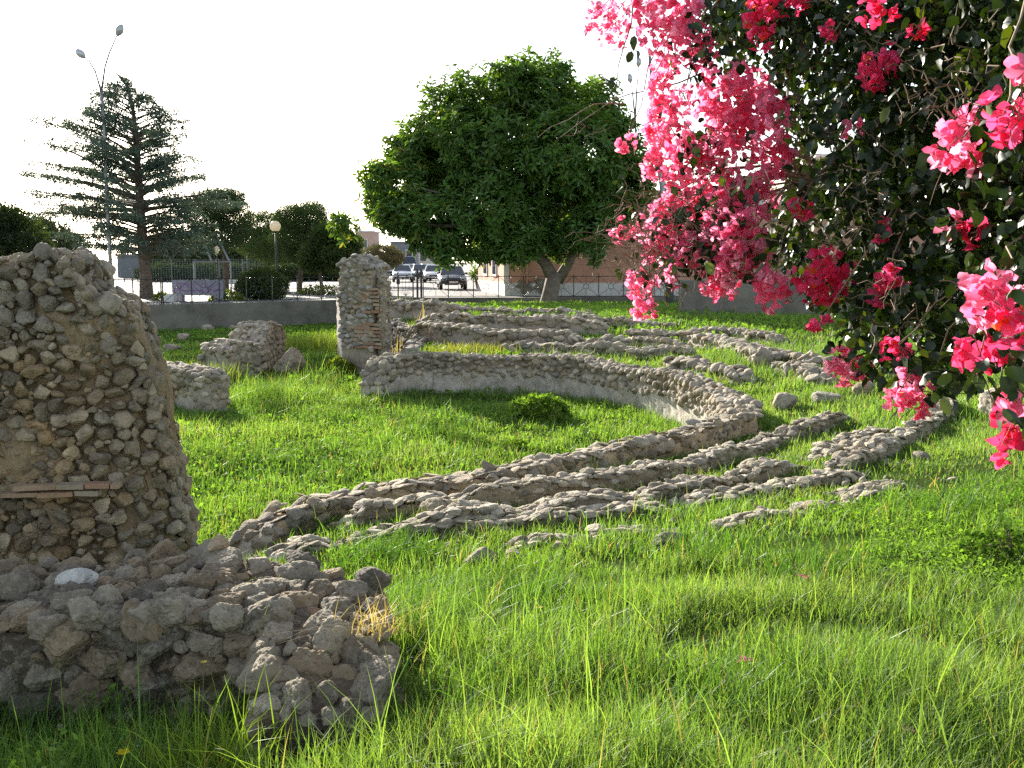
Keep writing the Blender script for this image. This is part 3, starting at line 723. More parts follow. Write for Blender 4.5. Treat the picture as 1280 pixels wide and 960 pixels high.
# ------------------------------------------------------------------ sun, sky
SUN_AZ, SUN_EL = R(27), R(18.5)   # azimuth left of the view direction
sd = bpy.data.lights.new('sun', 'SUN'); sd.energy = 5.0; sd.angle = R(.5); sd.color = (1, .93, .82)
so = bpy.data.objects.new('sun', sd); COL.objects.link(so)
so.rotation_euler = (math.pi / 2 - SUN_EL, 0, math.pi + SUN_AZ)   # light travels along local -Z
so.location = (-20, 30, 25)
W = bpy.data.worlds.new('World'); scene.world = W; W.use_nodes = True
wn = W.node_tree; bg = wn.nodes['Background']
sky = wn.nodes.new('ShaderNodeTexSky'); sky.sky_type = 'NISHITA'; sky.sun_disc = False
sky.sun_elevation = SUN_EL; sky.sun_rotation = -SUN_AZ
sky.air_density = 1.0; sky.dust_density = 0.9; sky.ozone_density = 1.0; sky.altitude = 10
hs_ = wn.nodes.new('ShaderNodeHueSaturation'); hs_.inputs['Saturation'].default_value = .55
wn.links.new(sky.outputs[0], hs_.inputs['Color']); wn.links.new(hs_.outputs[0], bg.inputs[0]); bg.inputs[1].default_value = 0.105
scene.view_settings.view_transform = 'Standard'; scene.view_settings.look = 'None'
scene.view_settings.exposure = 1.55; scene.view_settings.gamma = 1
try:
    scene.cycles.use_denoising = False; scene.cycles.denoiser = 'OPENIMAGEDENOISE'
    scene.cycles.max_bounces = 6; scene.cycles.transparent_max_bounces = 4
    scene.cycles.sample_clamp_indirect = 8
except Exception: pass
# ------------------------------------------------------------------ grass
FT = np.array(FOOT)
def foot_clear(x, y, scale=.9, pad=0.0):
    ok = np.ones(len(x), bool)
    ob = int(1)
    for a in range(0, len(x), 40000):
        xs, ys = x[a:a + 40000, None], y[a:a + 40000, None]
        ex, ey = FT[:, 2] - FT[:, 0], FT[:, 3] - FT[:, 1]
        t = np.clip(((xs - FT[:, 0]) * ex + (ys - FT[:, 1]) * ey) / (ex * ex + ey * ey + 1e-9), 0, 1)
        d = np.hypot(xs - FT[:, 0] - t * ex, ys - FT[:, 1] - t * ey) - FT[:, 4] * scale - pad
        ok[a:a + 40000] = (d > 0).all(1)
    return ok
def sample_ground(n, y0, y1, r_, power=0.0, side=.60):
    """points in the widening strip in front of the camera; power>0 pushes them nearer"""
    u = r_.random(n * 2)
    if power: y = (y0 ** (1 - power) + u * (y1 ** (1 - power) - y0 ** (1 - power))) ** (1 / (1 - power))
    else: y = np.sqrt(y0 * y0 + u * (y1 * y1 - y0 * y0))
    x = (r_.random(n * 2) * 2 - 1) * (side * y + .9)
    k = (y < fence_y(x) - .15) & (x > -34) & (x < 32)
    x, y = x[k][:n], y[k][:n]
    return x, y
G_FRESH = np.array([.195, .350, .075]); G_DEEP = np.array([.030, .098, .022]); G_YEL = np.array([.30, .42, .13]); G_DRY = np.array([.36, .30, .16])  # fresh, deep, yellow and dry blade colours, mixed by noise
def grass_color(x, y, r_, dry=.03):
    n = len(x)
    f = np.clip(.5 + .9 * fbm2(x, y, .55, 3, 40) + r_.normal(0, .30, n), 0, 1)[:, None]
    c = G_DEEP * (1 - f) + G_FRESH * f
    g = np.clip(.25 + .8 * fbm2(x, y, .9, 2, 44) + r_.normal(0, .2, n), 0, 1)[:, None] * .6
    c = c * (1 - g) + G_YEL * g
    k = r_.random(n) < dry * (1 + 2 * np.clip(fbm2(x, y, 1.2, 2, 46), 0, 1))
    c[k] = G_DRY * r_.uniform(.6, 1.1, (k.sum(), 1))
    return c * r_.uniform(.8, 1.2, (n, 1))
def blades(x, y, z, h, w, r_, seg, lean=.45, wind=(.3, -.1)):
    """seg segments per blade -> V, F4, F3"""
    n = len(x)
    a = r_.uniform(0, 2 * np.pi, n); k = np.abs(r_.normal(0, lean, n)) + .08
    lx = np.cos(a) * k + wind[0] * .25 * (1 + fbm2(x, y, .7, 2, 50)); ly = np.sin(a) * k + wind[1] * .25
    b = r_.uniform(0, 2 * np.pi, n); wx, wy = np.cos(b) * w / 2, np.sin(b) * w / 2
    droop = np.clip(np.hypot(lx, ly), 0, 1.2)
    ts = np.linspace(0, 1, seg + 1); V = []
    for t in ts[:-1]:
        ww = (1 - t ** 1.7) * (1.0 if t > 0 else .7)
        px_, py_, pz_ = x + lx * h * t ** 1.8, y + ly * h * t ** 1.8, z + h * t * (1 - .38 * droop * t ** 1.5)
        V.append(np.stack([px_ - wx * ww, py_ - wy * ww, pz_], -1)); V.append(np.stack([px_ + wx * ww, py_ + wy * ww, pz_], -1))
    V.append(np.stack([x + lx * h, y + ly * h, z + h * (1 - .38 * droop)], -1))
    V = np.stack(V, 1); m_ = V.shape[1]; o = (np.arange(n) * m_)[:, None]
    F4 = [np.concatenate([o + 2 * k_, o + 2 * k_ + 1, o + 2 * k_ + 3, o + 2 * k_ + 2], 1) for k_ in range(seg - 1)]
    F3 = np.concatenate([o + m_ - 3, o + m_ - 2, o + m_ - 1], 1)
    return V.reshape(-1, 3), (np.concatenate(F4) if F4 else np.zeros((0, 4), int)), F3, m_
def grass_height(x, y):
    s = poly_sdf(x, y, ORCH_POLY)
    inside = (s < -.1)
    tall = np.interp(y, [2, 4.2, 5.1, 9, 14, 30], [.185, .165, .07, .08, .13, .17])
    h = np.where(inside | ((x < -1.2) & (y > 6.6)), .12, tall)
    h = h * (1 + .75 * fbm2(x, y, .8, 3, 60) + .75 * fbm2(x, y, 2.6, 2, 61))
    # rank growth under the orchestra wall; taller patch at left added to imitate a shadow
    h = np.where(inside & (s > -.7), h * 1.35, h); h = np.where((x < -3.2) & (y > 15.5) & (y < 19.5), h * 1.9, h)
    return np.clip(h, .03, .4)
ORCH_POLY = np.concatenate([ORCH_S, [(-6, 17.5), (-6, 7)]])
rg = np.random.default_rng(99)
GV, G4, G3, GC, off_ = [], [], [], [], 0
def put_grass(n, y0, y1, seg, wid, power=0.0, hs=1.0, lean=.5, gap=0.0):
    global off_
    x, y = sample_ground(n, y0, y1, rg, power)
    keep = rg.random(len(x)) < np.clip(.72 + 1.5 * fbm2(x, y, 2.1, 3, 70), .10, 1)
    x, y = x[keep], y[keep]
    ok = foot_clear(x, y) | (rg.random(len(x)) < .10 * (y < 12)); x, y = x[ok], y[ok]
    z = terrain(x, y) - .01
    h = grass_height(x, y) * rg.uniform(.45, 1.25, len(x)) * hs
    w = wid * rg.uniform(.6, 1.3, len(x))
    V, F4, F3, m_ = blades(x, y, z, h, w, rg, seg, lean)
    c = np.repeat(grass_color(x, y, rg), m_, 0)
    GV.append(V); GC.append(c)
    if len(F4): G4.append(F4 + off_)
    G3.append(F3 + off_); off_ += len(V)
put_grass(185000, 1.9, 5.2, 3, .0046)
put_grass(6000, 2.1, 7.5, 4, .0055, hs=2.0, lean=.35)
put_grass(165000, 5.0, 9.5, 2, .007)
put_grass(26000, 6, 19, 2, .009, hs=1.8, lean=.3)
put_grass(210000, 9.3, 18.5, 2, .012)
put_grass(90000, 18, 30, 1, .026)
put_grass(60000, 29, 47, 1, .045)
tag(mesh('grass', np.concatenate(GV), [np.concatenate(G4), np.concatenate(G3)], M['grass'], None, np.concatenate(GC)), 'bright green grass growing all over the excavation', 'grass', kind='stuff')

# ------------------------------------------------------------------ clover and broad leaved weeds between the blades
def flat_leaves(P, r, tilt, r_):
    """n small four sided leaves"""
    n = len(P); a = r_.uniform(0, 2 * np.pi, n); tx = r_.normal(0, tilt, (n, 2))
    u = np.stack([np.cos(a), np.sin(a), tx[:, 0]], -1); v = np.stack([-np.sin(a), np.cos(a), tx[:, 1]], -1)
    r = np.asarray(r)[:, None]
    V = np.stack([P - u * r, P - v * r * .75 + np.array([0, 0, .15]) * r, P + u * r, P + v * r * .75 + np.array([0, 0, .15]) * r], 1)
    return V.reshape(-1, 3), np.arange(n * 4).reshape(-1, 4)
CV, CF, CC, o2 = [], [], [], 0
def put_clover(n, y0, y1, rad, hfac, cond, seed):
    global o2
    r_ = np.random.default_rng(seed)
    x, y = sample_ground(n, y0, y1, r_)
    k = cond(x, y) & foot_clear(x, y, 1.0); x, y = x[k], y[k]
    h = np.clip(grass_height(x, y) * hfac * r_.uniform(.25, 1.0, len(x)), .01, .3)
    P = np.stack([x, y, terrain(x, y) + h], -1)
    V, Fq = flat_leaves(P, rad * r_.uniform(.6, 1.3, len(x)), .55, r_)
    f = np.clip(.5 + .8 * fbm2(x, y, 1.1, 3, 80), 0, 1)[:, None]
    c = (np.array([.10, .21, .035]) * (1 - f) + np.array([.24, .37, .08]) * f) * r_.uniform(.8, 1.25, (len(x), 1))
    CV.append(V); CF.append(Fq + o2); CC.append(np.repeat(c, 4, 0)); o2 += len(V)
put_clover(75000, 2.0, 6.5, .0115, .72, lambda x, y: fbm2(x, y, .7, 3, 81) > (.34 - .40 * sstep(.3, 1.6, x)), 1)
put_clover(45000, 6.3, 18, .02, .7, lambda x, y: (poly_sdf(x, y, ORCH_POLY) < -.05) | (fbm2(x, y, .5, 2, 82) > .25), 2)
put_clover(30000, 17, 44, .05, .8, lambda x, y: fbm2(x, y, .3, 2, 83) > -.1, 3)
tag(mesh('clover', np.concatenate(CV), CF, M['clover'], None, np.concatenate(CC)), 'low clover and weeds filling the turf', 'ground cover', kind='stuff')

# ------------------------------------------------------------------ separate tufts, weeds, wild flowers
def tuft(name, label, cat, pt, n, h, spread, w, seed, colr=(.15, .19, .035), lean=.5, group=None, seg=4):
    r_ = np.random.default_rng(seed); b = np.array(pt)
    x = r_.normal(0, spread, n).clip(-2 * spread, 2 * spread); y = r_.normal(0, spread * .7, n).clip(-1.4 * spread, 1.4 * spread)
    V, F4, F3, m_ = blades(x, y, np.zeros(n) - .01, h * r_.uniform(.5, 1.15, n), w * r_.uniform(.7, 1.3, n), r_, seg, lean)
    V[:, 2] += np.repeat(terrain(x + b[0], y + b[1]) - b[2], m_) * (b[2] == terrain(b[0], b[1]))
    c = np.array(colr) * r_.uniform(.75, 1.25, (n, 1)); c[r_.random(n) < .04] = G_DRY * .9
    o = mesh(name, V, [F4, F3], M['grass'], None, np.repeat(c, m_, 0)); o.location = b
    return tag(o, label, cat, group)
def gp(x, y): return (x, y, float(terrain(x, y)))
tuft('grass_tuft', 'tall sunlit grass tuft in front of the near rubble wall', 'grass tuft', gp(-.86, 2.74), 150, .34, .10, .0055, 401, (.16, .26, .035), .45)
tuft('grass_tuft', 'second sunlit grass tuft by the corner of the near rubble wall', 'grass tuft', gp(-.56, 2.58), 70, .30, .09, .005, 402, (.14, .22, .035), .7)
tuft('grass_tuft', 'dark bushy grass clump at the bottom edge beside the wall corner', 'grass tuft', gp(-.22, 2.75), 200, .26, .14, .005, 403, (.07, .12, .025), .7)
tuft('dry_grass', 'dry straw coloured grass hanging on the corner of the near rubble wall', 'dry grass', (-.47, 3.28, .50), 90, .16, .07, .003, 404, (.36, .29, .15), 1.2)
tuft('dry_grass', 'dry stalks standing before the dark end wall near the pillar', 'dry grass', gp(-2.4, 23), 40, .7, .2, .02, 405, (.38, .33, .2), .2)
tuft('moss_patch', 'bright green moss growing on top of the near rubble wall', 'moss', (-.98, 3.72, .51), 700, .035, .075, .006, 406, (.15, .20, .03), .9, seg=2)
tuft('grass_tuft', 'pale feathery grass behind the squared wall stub', 'grass tuft', gp(-5.6, 18.2), 500, .5, .35, .02, 407, (.17, .24, .055), .3, seg=2)
tuft('grass_tuft', 'pale feathery grass in the sunlit gap left of the pillar', 'grass tuft', gp(-5.0, 27.5), 900, .6, 1.0, .03, 408, (.17, .24, .05), .3, seg=2)
tuft('grass_tuft', 'sunlit grass on the ledge behind the curved wall', 'grass tuft', gp(-.75, 19.0), 900, .26, .42, .018, 409, (.19, .22, .05), .4, seg=2)
for k_, (px_, py_, n_, h_, w_, lab_) in enumerate([(520, 648, 70, .16, .12, 'dry straw stalks on the seat rows at left'), (870, 600, 60, .15, .14, 'dry straw stalks on the seat rows near the bend'), (745, 625, 50, .13, .14, 'dry straw stalks on the seat rows at mid length')]):
    tuft('dry_grass', lab_, 'dry grass', PT(px_, py_), n_, h_, w_, .004, 430 + k_, (.30, .27, .13), .9)
for k_, (px_, py_, n_, h_, w_, lab_) in enumerate([(480, 700, 260, .24, .16, 'rank green grass before the left end of the long outer seat row'), (650, 720, 240, .22, .18, 'rank green grass by the knobbly stone'), (880, 700, 260, .24, .2, 'tall dark grass clump in the middle of the slope'), (1010, 720, 260, .26, .2, 'tall grass clump right of the dark one'),
        (1180, 640, 200, .26, .2, 'tall grass clump on the right slope'), (700, 860, 180, .22, .12, 'tall grass clump low in the middle foreground'), (960, 880, 200, .22, .14, 'dense grass clump low at right'), (560, 900, 160, .22, .12, 'dense grass clump right of the near wall corner')]):
    tuft('grass_tuft', lab_, 'grass tuft', PT(px_, py_), n_, h_, w_, .0055, 440 + k_, (.06, .15, .025) if k_ != 1 else (.13, .25, .035), .65)
def weed(name, label, cat, pt, rad, n, leaf, seed, c0=(.05, .11, .02), c1=(.13, .19, .03)):
    """a low rounded leafy plant: many small leaves through a dome, a few stems"""
    r_ = np.random.default_rng(seed); b = np.array(pt)
    root = thing(name, label, cat, b)
    d = r_.normal(size=(n, 3)); d /= np.linalg.norm(d, axis=1)[:, None]; d[:, 2] = np.abs(d[:, 2])
    rr = r_.uniform(.55, 1.0, n) ** .6 * (1 + .25 * fbm(d * 2.2, 2, seed))
    P = d * rr[:, None] * np.array(rad) + b
    V, Fq = flat_leaves(P, leaf * r_.uniform(.6, 1.2, n), .7, r_)
    f = r_.random((n, 1)); c = np.array(c0) * (1 - f) + np.array(c1) * f
    mesh('foliage', V, Fq, M['clover'], root, np.repeat(c, 4, 0))
    mb = MB()
    for k in range(10):
        e = P[r_.integers(0, n)]; mb.tube([b + (0, 0, -.03), b * .5 + e * .5 + (0, 0, .04), e], [.008, .006, .003], 5)
    mb.build('stem', M['twig'], root)
    return root
weed('leafy_weed', 'round dark green leafy weed growing in the middle of the orchestra', 'weed', PT(676, 524), (.46, .36, .36), 2600, .028, 411, (.09, .17, .035), (.22, .32, .07))
weed('leafy_weed', 'small low weed on the orchestra grass left of the round one', 'weed', PT(645, 560), (.2, .16, .1), 500, .02, 412)
weed('leafy_weed', 'bright yellow green weed at the foot of the pillar', 'weed', PT(424, 470), (.34, .3, .36), 1500, .035, 413, (.12, .17, .03), (.24, .27, .05))
weed('leafy_weed', 'dim leafy weed at the foot of the tall ruined wall', 'weed', (-2.45, 5.35, float(terrain(-2.45, 5.35))), (.28, .16, .22), 900, .018, 414, (.03, .07, .015), (.07, .12, .025))
weed('leafy_weed', 'dark bushy weed at the right edge of the slope', 'weed', PT(1262, 700), (.26, .22, .16), 700, .014, 415, (.03, .07, .015), (.07, .13, .025))
def wildflower(label, pt, colr, seed, h=.2, r=.016, petals=5, group=None):
    r_ = np.random.default_rng(seed); b = np.array(pt); root = thing('wildflower', label, 'wildflower', b, group)
    top = b + np.array([r_.normal(0, .02), r_.normal(0, .02), h])
    MB().tube([b, b * .5 + top * .5 + (.01, 0, 0), top], [.0016, .0014, .0012], 5).build('stem', M['stemgreen'], root)
    mb = MB()
    for k in range(petals):
        a = 2 * math.pi * k / petals; u = np.array([math.cos(a), math.sin(a), .25]); v = np.array([-math.sin(a), math.cos(a), 0])
        mb.add([top, top + u * r * .6 + v * r * .45, top + u * r * 1.05 + v * r * .2, top + u * r * 1.05 - v * r * .2, top + u * r * .6 - v * r * .45], [[0, 2, 1], [0, 3, 2], [0, 4, 3]], None, colr)
    mb.build('petals', M['bract'], root, col=True)
M['stemgreen'] = plain('green_stem', (.10, .16, .04), .6)
wildflower('small yellow wildflower in the shaded grass before the near rubble wall', gp(-1.11, 2.62), (.75, .62, .03), 421, .17, .019)
wildflower('tiny yellow flower near the sunlit grass tuft', gp(-.98, 2.9), (.70, .62, .06), 422, .33, .009)
wildflower('pale yellow wildflower in the sunny grass below the seat rows', PT(668, 795), (.75, .70, .2), 423, .12, .018)
wildflower('lone cream wildflower lower in the sunny grass', PT(622, 838), (.75, .72, .35), 424, .12, .015)
# ------------------------------------------------------------------ foliage tools
def unit(v): return v / (np.linalg.norm(v, axis=-1, keepdims=True) + 1e-9)
def leaf_mesh(P, D, U, ln, wd, fold=.25, curl=.15):
    """n pointed leaves: base P, direction D, upper side U, length, width -> V, F4 (two folded halves)"""
    n = len(P); D = unit(D); S = unit(np.cross(D, U)); N = unit(np.cross(S, D))
    ln = np.broadcast_to(ln, (n,))[:, None]; wd = np.broadcast_to(wd, (n,))[:, None]
    b = P; t = P + D * ln - N * ln * curl
    mid_ = P + D * ln * .5
    l1 = P + D * ln * .30 + S * wd * .42 + N * wd * fold; r1 = P + D * ln * .30 - S * wd * .42 + N * wd * fold
    l2 = P + D * ln * .68 + S * wd * .40 + N * wd * fold - N * ln * curl * .4; r2 = P + D * ln * .68 - S * wd * .40 + N * wd * fold - N * ln * curl * .4
    V = np.stack([b, l1, l2, t, r2, r1], 1).reshape(-1, 3)
    o = (np.arange(n) * 6)[:, None]
    F4 = np.concatenate([np.concatenate([o, o + 3, o + 2, o + 1], 1), np.concatenate([o, o + 5, o + 4, o + 3], 1)])
    return V, F4
def lobes_px(L, Y, r_, jitter=1.0, flat=1.0):
    """(px, py, rx px, ry px) discs in the photograph -> ellipsoids around depth Y, spread in depth"""
    out = []
    for q in L:
        px, py, rx, ry = q[:4]; y = Y + (q[4] if len(q) > 4 else r_.uniform(-jitter, jitter))
        c = PY(px, py, y); k = y / F
        out.append((c, np.array([rx * k, rx * k * flat, ry * k])))
    return out
def crown_points(lobes, n, r_, shell=.55):
    w = np.array([s[0] * s[2] + s[0] * s[1] + s[1] * s[2] for _, s in lobes]); w /= w.sum()
    idx = r_.choice(len(lobes), n, p=w)
    d = unit(r_.normal(size=(n, 3))); C = np.array([l[0] for l in lobes])[idx]; S = np.array([l[1] for l in lobes])[idx]
    rr = 1 - (1 - shell) * r_.random(n) ** 1.4
    rr = rr * (1 + .22 * fbm(d * 2.6 + idx[:, None], 2, 5))
    return C + d * S * rr[:, None], unit(d / S * S.mean(1, keepdims=True)), idx
def limbs(mb, root_pt, fork, ends, r0, r_, wob=.06, sides=8):
    for e in ends:
        n = 7; t = np.linspace(0, 1, n)[:, None]; P = fork * (1 - t) + np.asarray(e) * t
        Ld = np.linalg.norm(e - fork); P[1:-1] += r_.normal(0, wob * Ld * .5, (n - 2, 3)); P[:, 2] += (np.sin(t[:, 0] * np.pi) * .06 * Ld)
        mb.tube(P, np.linspace(r0, r0 * .22, n), sides)
# ------------------------------------------------------------------ the big broad leaved tree
rt = np.random.default_rng(500)
TY = 44.0
ft = thing('rubber_tree', 'big dense dark green rubber tree with a forked trunk behind the ruins', 'tree', PY(686, 380, TY))
FL = [(640, 185, 88, 78), (560, 190, 72, 62), (505, 232, 52, 46), (715, 195, 76, 66), (762, 240, 50, 58), (600, 130, 48, 36), (670, 112, 52, 32), (735, 145, 48, 42), (545, 268, 62, 42), (486, 272, 22, 18), (622, 262, 74, 44), (700, 258, 72, 46),
      (780, 200, 38, 36), (800, 235, 22, 24), (765, 165, 32, 26), (560, 138, 34, 28), (476, 218, 26, 22), (510, 188, 34, 24), (640, 96, 36, 20), (590, 100, 18, 16), (700, 88, 20, 12), (585, 300, 46, 24), (540, 302, 34, 18), (650, 292, 54, 22), (740, 285, 38, 26), (560, 322, 20, 12, -1.0), (742, 318, 12, 14, -2.5), (716, 300, 20, 14), (612, 304, 30, 22), (650, 308, 36, 20), (700, 306, 26, 18), (474, 252, 22, 16), (500, 280, 22, 14)]
lob = lobes_px(FL, TY, rt, 2.2, .95)
for k in range(10): lob.append((lob[k][0] + np.array([rt.normal(0, .6), rt.uniform(-2.2, 2.2), rt.normal(0, .3)]), lob[k][1] * .8))
P, D, idx = crown_points(lob, 8600, rt, .62); P = P + D * (.45 * fbm(P * .8, 2, 31))[:, None]
# sprigs that break the outline at the top
top = P[:, 2] > np.quantile(P[:, 2], .93); ext = top & (rt.random(len(P)) < .16); P[ext] += np.array([0, 0, .35]) * rt.uniform(.5, 1.8, (ext.sum(), 1))
holes = fbm(P * .6, 2, 77) > .36; P, D = P[~holes], D[~holes]
nl = 8
a = rt.uniform(0, 2 * np.pi, (len(P), 1)) + np.arange(nl) * 2.4
ax = unit(D + np.array([0, 0, .75]) + rt.normal(0, .3, D.shape))
u = unit(np.cross(ax, np.array([.3, .9, .1]))); v = np.cross(ax, u)
rad_ = np.cos(a)[..., None] * u[:, None] + np.sin(a)[..., None] * v[:, None]
el = rt.uniform(-.5, .85, (len(P), nl, 1))
LD = unit(rad_ + ax[:, None] * el).reshape(-1, 3)
LP = (P[:, None] + rad_ * .03 + ax[:, None] * rt.uniform(-.12, .08, (len(P), nl, 1))).reshape(-1, 3)
LU = np.repeat(ax, nl, 0) + rt.normal(0, .25, LD.shape)
V, F4 = leaf_mesh(LP, LD, LU, rt.uniform(.25, .40, len(LP)), rt.uniform(.095, .145, len(LP)))
c = np.array([.072, .148, .032]) * rt.uniform(.7, 1.5, (len(LP), 1)) + np.array([.012, .012, 0]) * rt.random((len(LP), 1))
yl = rt.random(len(LP)) < .01 + .05 * (LP[:, 0] < -3.2); c[yl] = np.array([.26, .25, .03]) * rt.uniform(.6, 1.1, (yl.sum(), 1))  # extra yellow leaves at left imitate the sunlit side of the crown
mesh('crown', V, F4, M['leaf'], ft, np.repeat(c, 6, 0))
mb = MB(); b0 = PY(686, 382, TY); fk = PY(694, 343, TY)
mb.tube([b0 + (0, 0, -.5), b0 + (0, 0, .05), b0 + (.06, 0, .5), fk + (0, 0, .1)], [.62, .44, .36, .35], 14)
e1 = PY(668, 315, TY); e2 = PY(719, 308, TY)
mb.tube([fk + (-.05, 0, -.25), fk * .5 + e1 * .5, e1, PY(640, 270, TY)], [.30, .26, .22, .16], 12); mb.tube([fk + (.12, .1, -.3), fk * .45 + e2 * .55 + (.15, 0, -.1), e2, PY(735, 270, TY)], [.25, .21, .18, .13], 12)
mb.build('trunk', M['bark_grey'], ft, True)
mb = MB()
for k in range(13): limbs(mb, b0, e1 if lob[k % len(FL)][0][0] < fk[0] else e2, [lob[k % len(FL)][0]], .16, rt)
mb.build('limbs', M['bark_grey'], ft, True)
# ------------------------------------------------------------------ cedar
rc = np.random.default_rng(600)
CY = 47.0
cd = thing('cedar_tree', 'tall cedar with layered feathery branches at left', 'tree', PY(184, 381, CY))
axis = np.array([PY(x, y, CY) for x, y in [(184, 384), (182, 345), (178, 300), (175, 250), (171, 190), (167, 140), (160, 108), (146, 92), (136, 88)]])
mb = MB(); mb.tube(axis, [.36, .27, .23, .19, .14, .09, .06, .035, .012], 10); mb.build('trunk', M['bark'], cd, True)
sil = np.array([(330, 110, 250), (300, 60, 300), (262, 40, 262), (245, 14, 322), (232, 24, 300), (222, 40, 262), (200, 52, 250), (185, 58, 246), (165, 72, 250), (150, 78, 244), (130, 92, 218), (115, 96, 200), (104, 118, 172), (92, 124, 152)], float)[::-1]
bm_ = MB(); TP, TD, TU = [], [], []
nb = 158
for k in range(nb):
    py = 96 + (322 - 96) * ((k + rc.random()) / nb) ** .78
    A = np.array([np.interp(py, [88, 92, 108, 140, 190, 250, 300, 345, 384], axis[::-1][:, j]) for j in range(3)])
    az = k * 2.399 + rc.normal(0, .3); tip_px = np.interp(py - 12, sil[:, 0], sil[:, 1 if math.cos(az) < 0 else 2])
    reach = abs(PY(tip_px, py, CY)[0] - A[0]) * (rc.uniform(.55, 1.05) if py < 225 else rc.uniform(.68, 1.02))
    if py > 285: reach *= .85
    n = 8; t = np.linspace(0, 1, n)
    rise = rc.uniform(.3, .62) if py < 250 else rc.uniform(.02, .42)
    dirh = np.array([math.cos(az), math.sin(az), 0]); side = np.array([-math.sin(az), math.cos(az), 0])
    Pb = A + dirh * (t * reach)[:, None] + np.array([0, 0, 1]) * (rise * reach * (t - .42 * t ** 2.2))[:, None] + side * (rc.normal(0, .08) * reach * t ** 2)[:, None]
    bm_.tube(Pb, np.linspace(.02 + .012 * reach, .006, n), 5, cap=False)
    ns = int(8 + reach * 6.2)
    for q in range(ns):
        tt = rc.uniform(.16, 1.0) ** .8; o_ = np.array([np.interp(tt, t, Pb[:, j]) for j in range(3)])
        sl = (.25 + .9 * reach * .22) * (1.15 - tt) * rc.uniform(.6, 1.2) + .12
        sd_ = unit(dirh * rc.uniform(.35, .9) + side * rc.choice([-1, 1]) * rc.uniform(.5, 1) + np.array([0, 0, rc.normal(-.04, .15)]))
        nn_ = int(6 + sl * 20); ss = rc.random(nn_)[:, None]
        TP.append(o_ + sd_ * sl * ss + rc.normal(0, .07, (nn_, 3)) - np.array([0, 0, .10]) * ss ** 2)
        TD.append(np.broadcast_to(sd_, (nn_, 3)) + rc.normal(0, .75, (nn_, 3))); TU.append(rc.normal(0, .6, (nn_, 3)) + np.array([0, 0, 1]))
bm_.build('branches', M['bark'], cd, True)
TP, TD, TU = map(np.concatenate, (TP, TD, TU))
V, F4 = leaf_mesh(TP, TD, TU, rc.uniform(.12, .24, len(TP)), rc.uniform(.03, .055, len(TP)), .1, .05)
c = np.array([.125, .185, .15]) * rc.uniform(.6, 1.4, (len(TP), 1)); kk = rc.random(len(TP)) < .25; c[kk] = np.array([.075, .085, .05]) * rc.uniform(.8, 1.2, (kk.sum(), 1))
mesh('crown', V, F4, M['needle'], cd, np.repeat(c, 6, 0))
# ------------------------------------------------------------------ generic round trees
def tree(name, label, L, Y, trunk, n, ln, wd, cols, seed, mat='needle', upw=.5, jit=1.2, shell=.5, group=None, tr=.16, spread=.9, cat='tree', limb=True, bark='bark'):
    r_ = np.random.default_rng(seed); lob_ = lobes_px(L, Y, r_, jit)
    root = thing(name, label, cat, PY(trunk[0][0], trunk[0][1], Y), group)
    P, D, idx = crown_points(lob_, n, r_, shell)
    k = 4
    DD = unit(np.repeat(D, k, 0) * .6 + np.array([0, 0, upw]) + r_.normal(0, spread, (n * k, 3)))
    PP = np.repeat(P, k, 0) + r_.normal(0, ln * .45, (n * k, 3))
    V, F4 = leaf_mesh(PP, DD, r_.normal(0, .7, DD.shape) + np.array([0, 0, .6]), ln * r_.uniform(.6, 1.3, n * k), wd * r_.uniform(.7, 1.3, n * k), .2, .1)
    f = np.clip(r_.random((n * k, 1)) * .7 + .3 * vnoise(PP * 1.3, 3)[:, None] + .15, 0, 1)
    c = np.array(cols[0]) * (1 - f) + np.array(cols[1]) * f
    mesh('crown', V, F4, M[mat], root, np.repeat(c, 6, 0))
    mb = MB(); T = [PY(x, y, Y) for x, y in trunk]; T[0] = T[0] - np.array([0, 0, .25])
    T = smooth_path(np.array(T), .4, 1); mb.tube(T, np.linspace(tr, tr * .6, len(T)), 9)
    if limb: limbs(mb, T[0], T[-1], [l[0] for l in lob_[:9]], tr * .45, r_, sides=6)
    mb.build('trunk', M[bark], root, True)
    return root
PINE = ((.05, .095, .03), (.15, .21, .06))
gpn = 'pines beyond the square'
tree('pine_tree', 'rounded pine behind the globe lamp, left of the tallest pine', [(328, 285, 30, 22), (350, 300, 30, 22), (312, 300, 22, 18), (340, 312, 34, 16)], 62, [(333, 364), (334, 340), (332, 318)], 6000, .20, .035, PINE, 611, group=gpn, tr=.15)
tree('pine_tree', 'tallest dark pine of the group beyond the square', [(380, 275, 30, 22), (362, 272, 22, 14), (394, 268, 16, 16), (372, 298, 34, 22), (396, 300, 28, 22), (388, 318, 30, 14)], 58, [(374, 366), (375, 345), (377, 318)], 7000, .19, .034, ((.04, .08, .028), (.12, .17, .05)), 612, group=gpn, tr=.16)
tree('broadleaf_tree', 'dark bushy tree with a slanting trunk beside the pillar top', [(415, 300, 26, 22), (432, 308, 20, 18), (402, 318, 28, 18), (422, 322, 24, 14), (395, 330, 20, 10)], 54, [(404, 368), (401, 350), (399, 335)], 4800, .17, .07, ((.03, .06, .018), (.08, .13, .03)), 613, mat='leaf', tr=.12)
tree('pine_tree', 'dark pine half hidden behind the right side of the cedar', [(270, 255, 34, 20), (285, 250, 24, 12), (250, 268, 26, 18), (292, 275, 24, 22), (275, 292, 36, 20), (255, 300, 22, 16)], 56, [(283, 368), (284, 345), (280, 310)], 6500, .19, .034, ((.035, .065, .03), (.09, .13, .05)), 614, group=gpn, tr=.17)
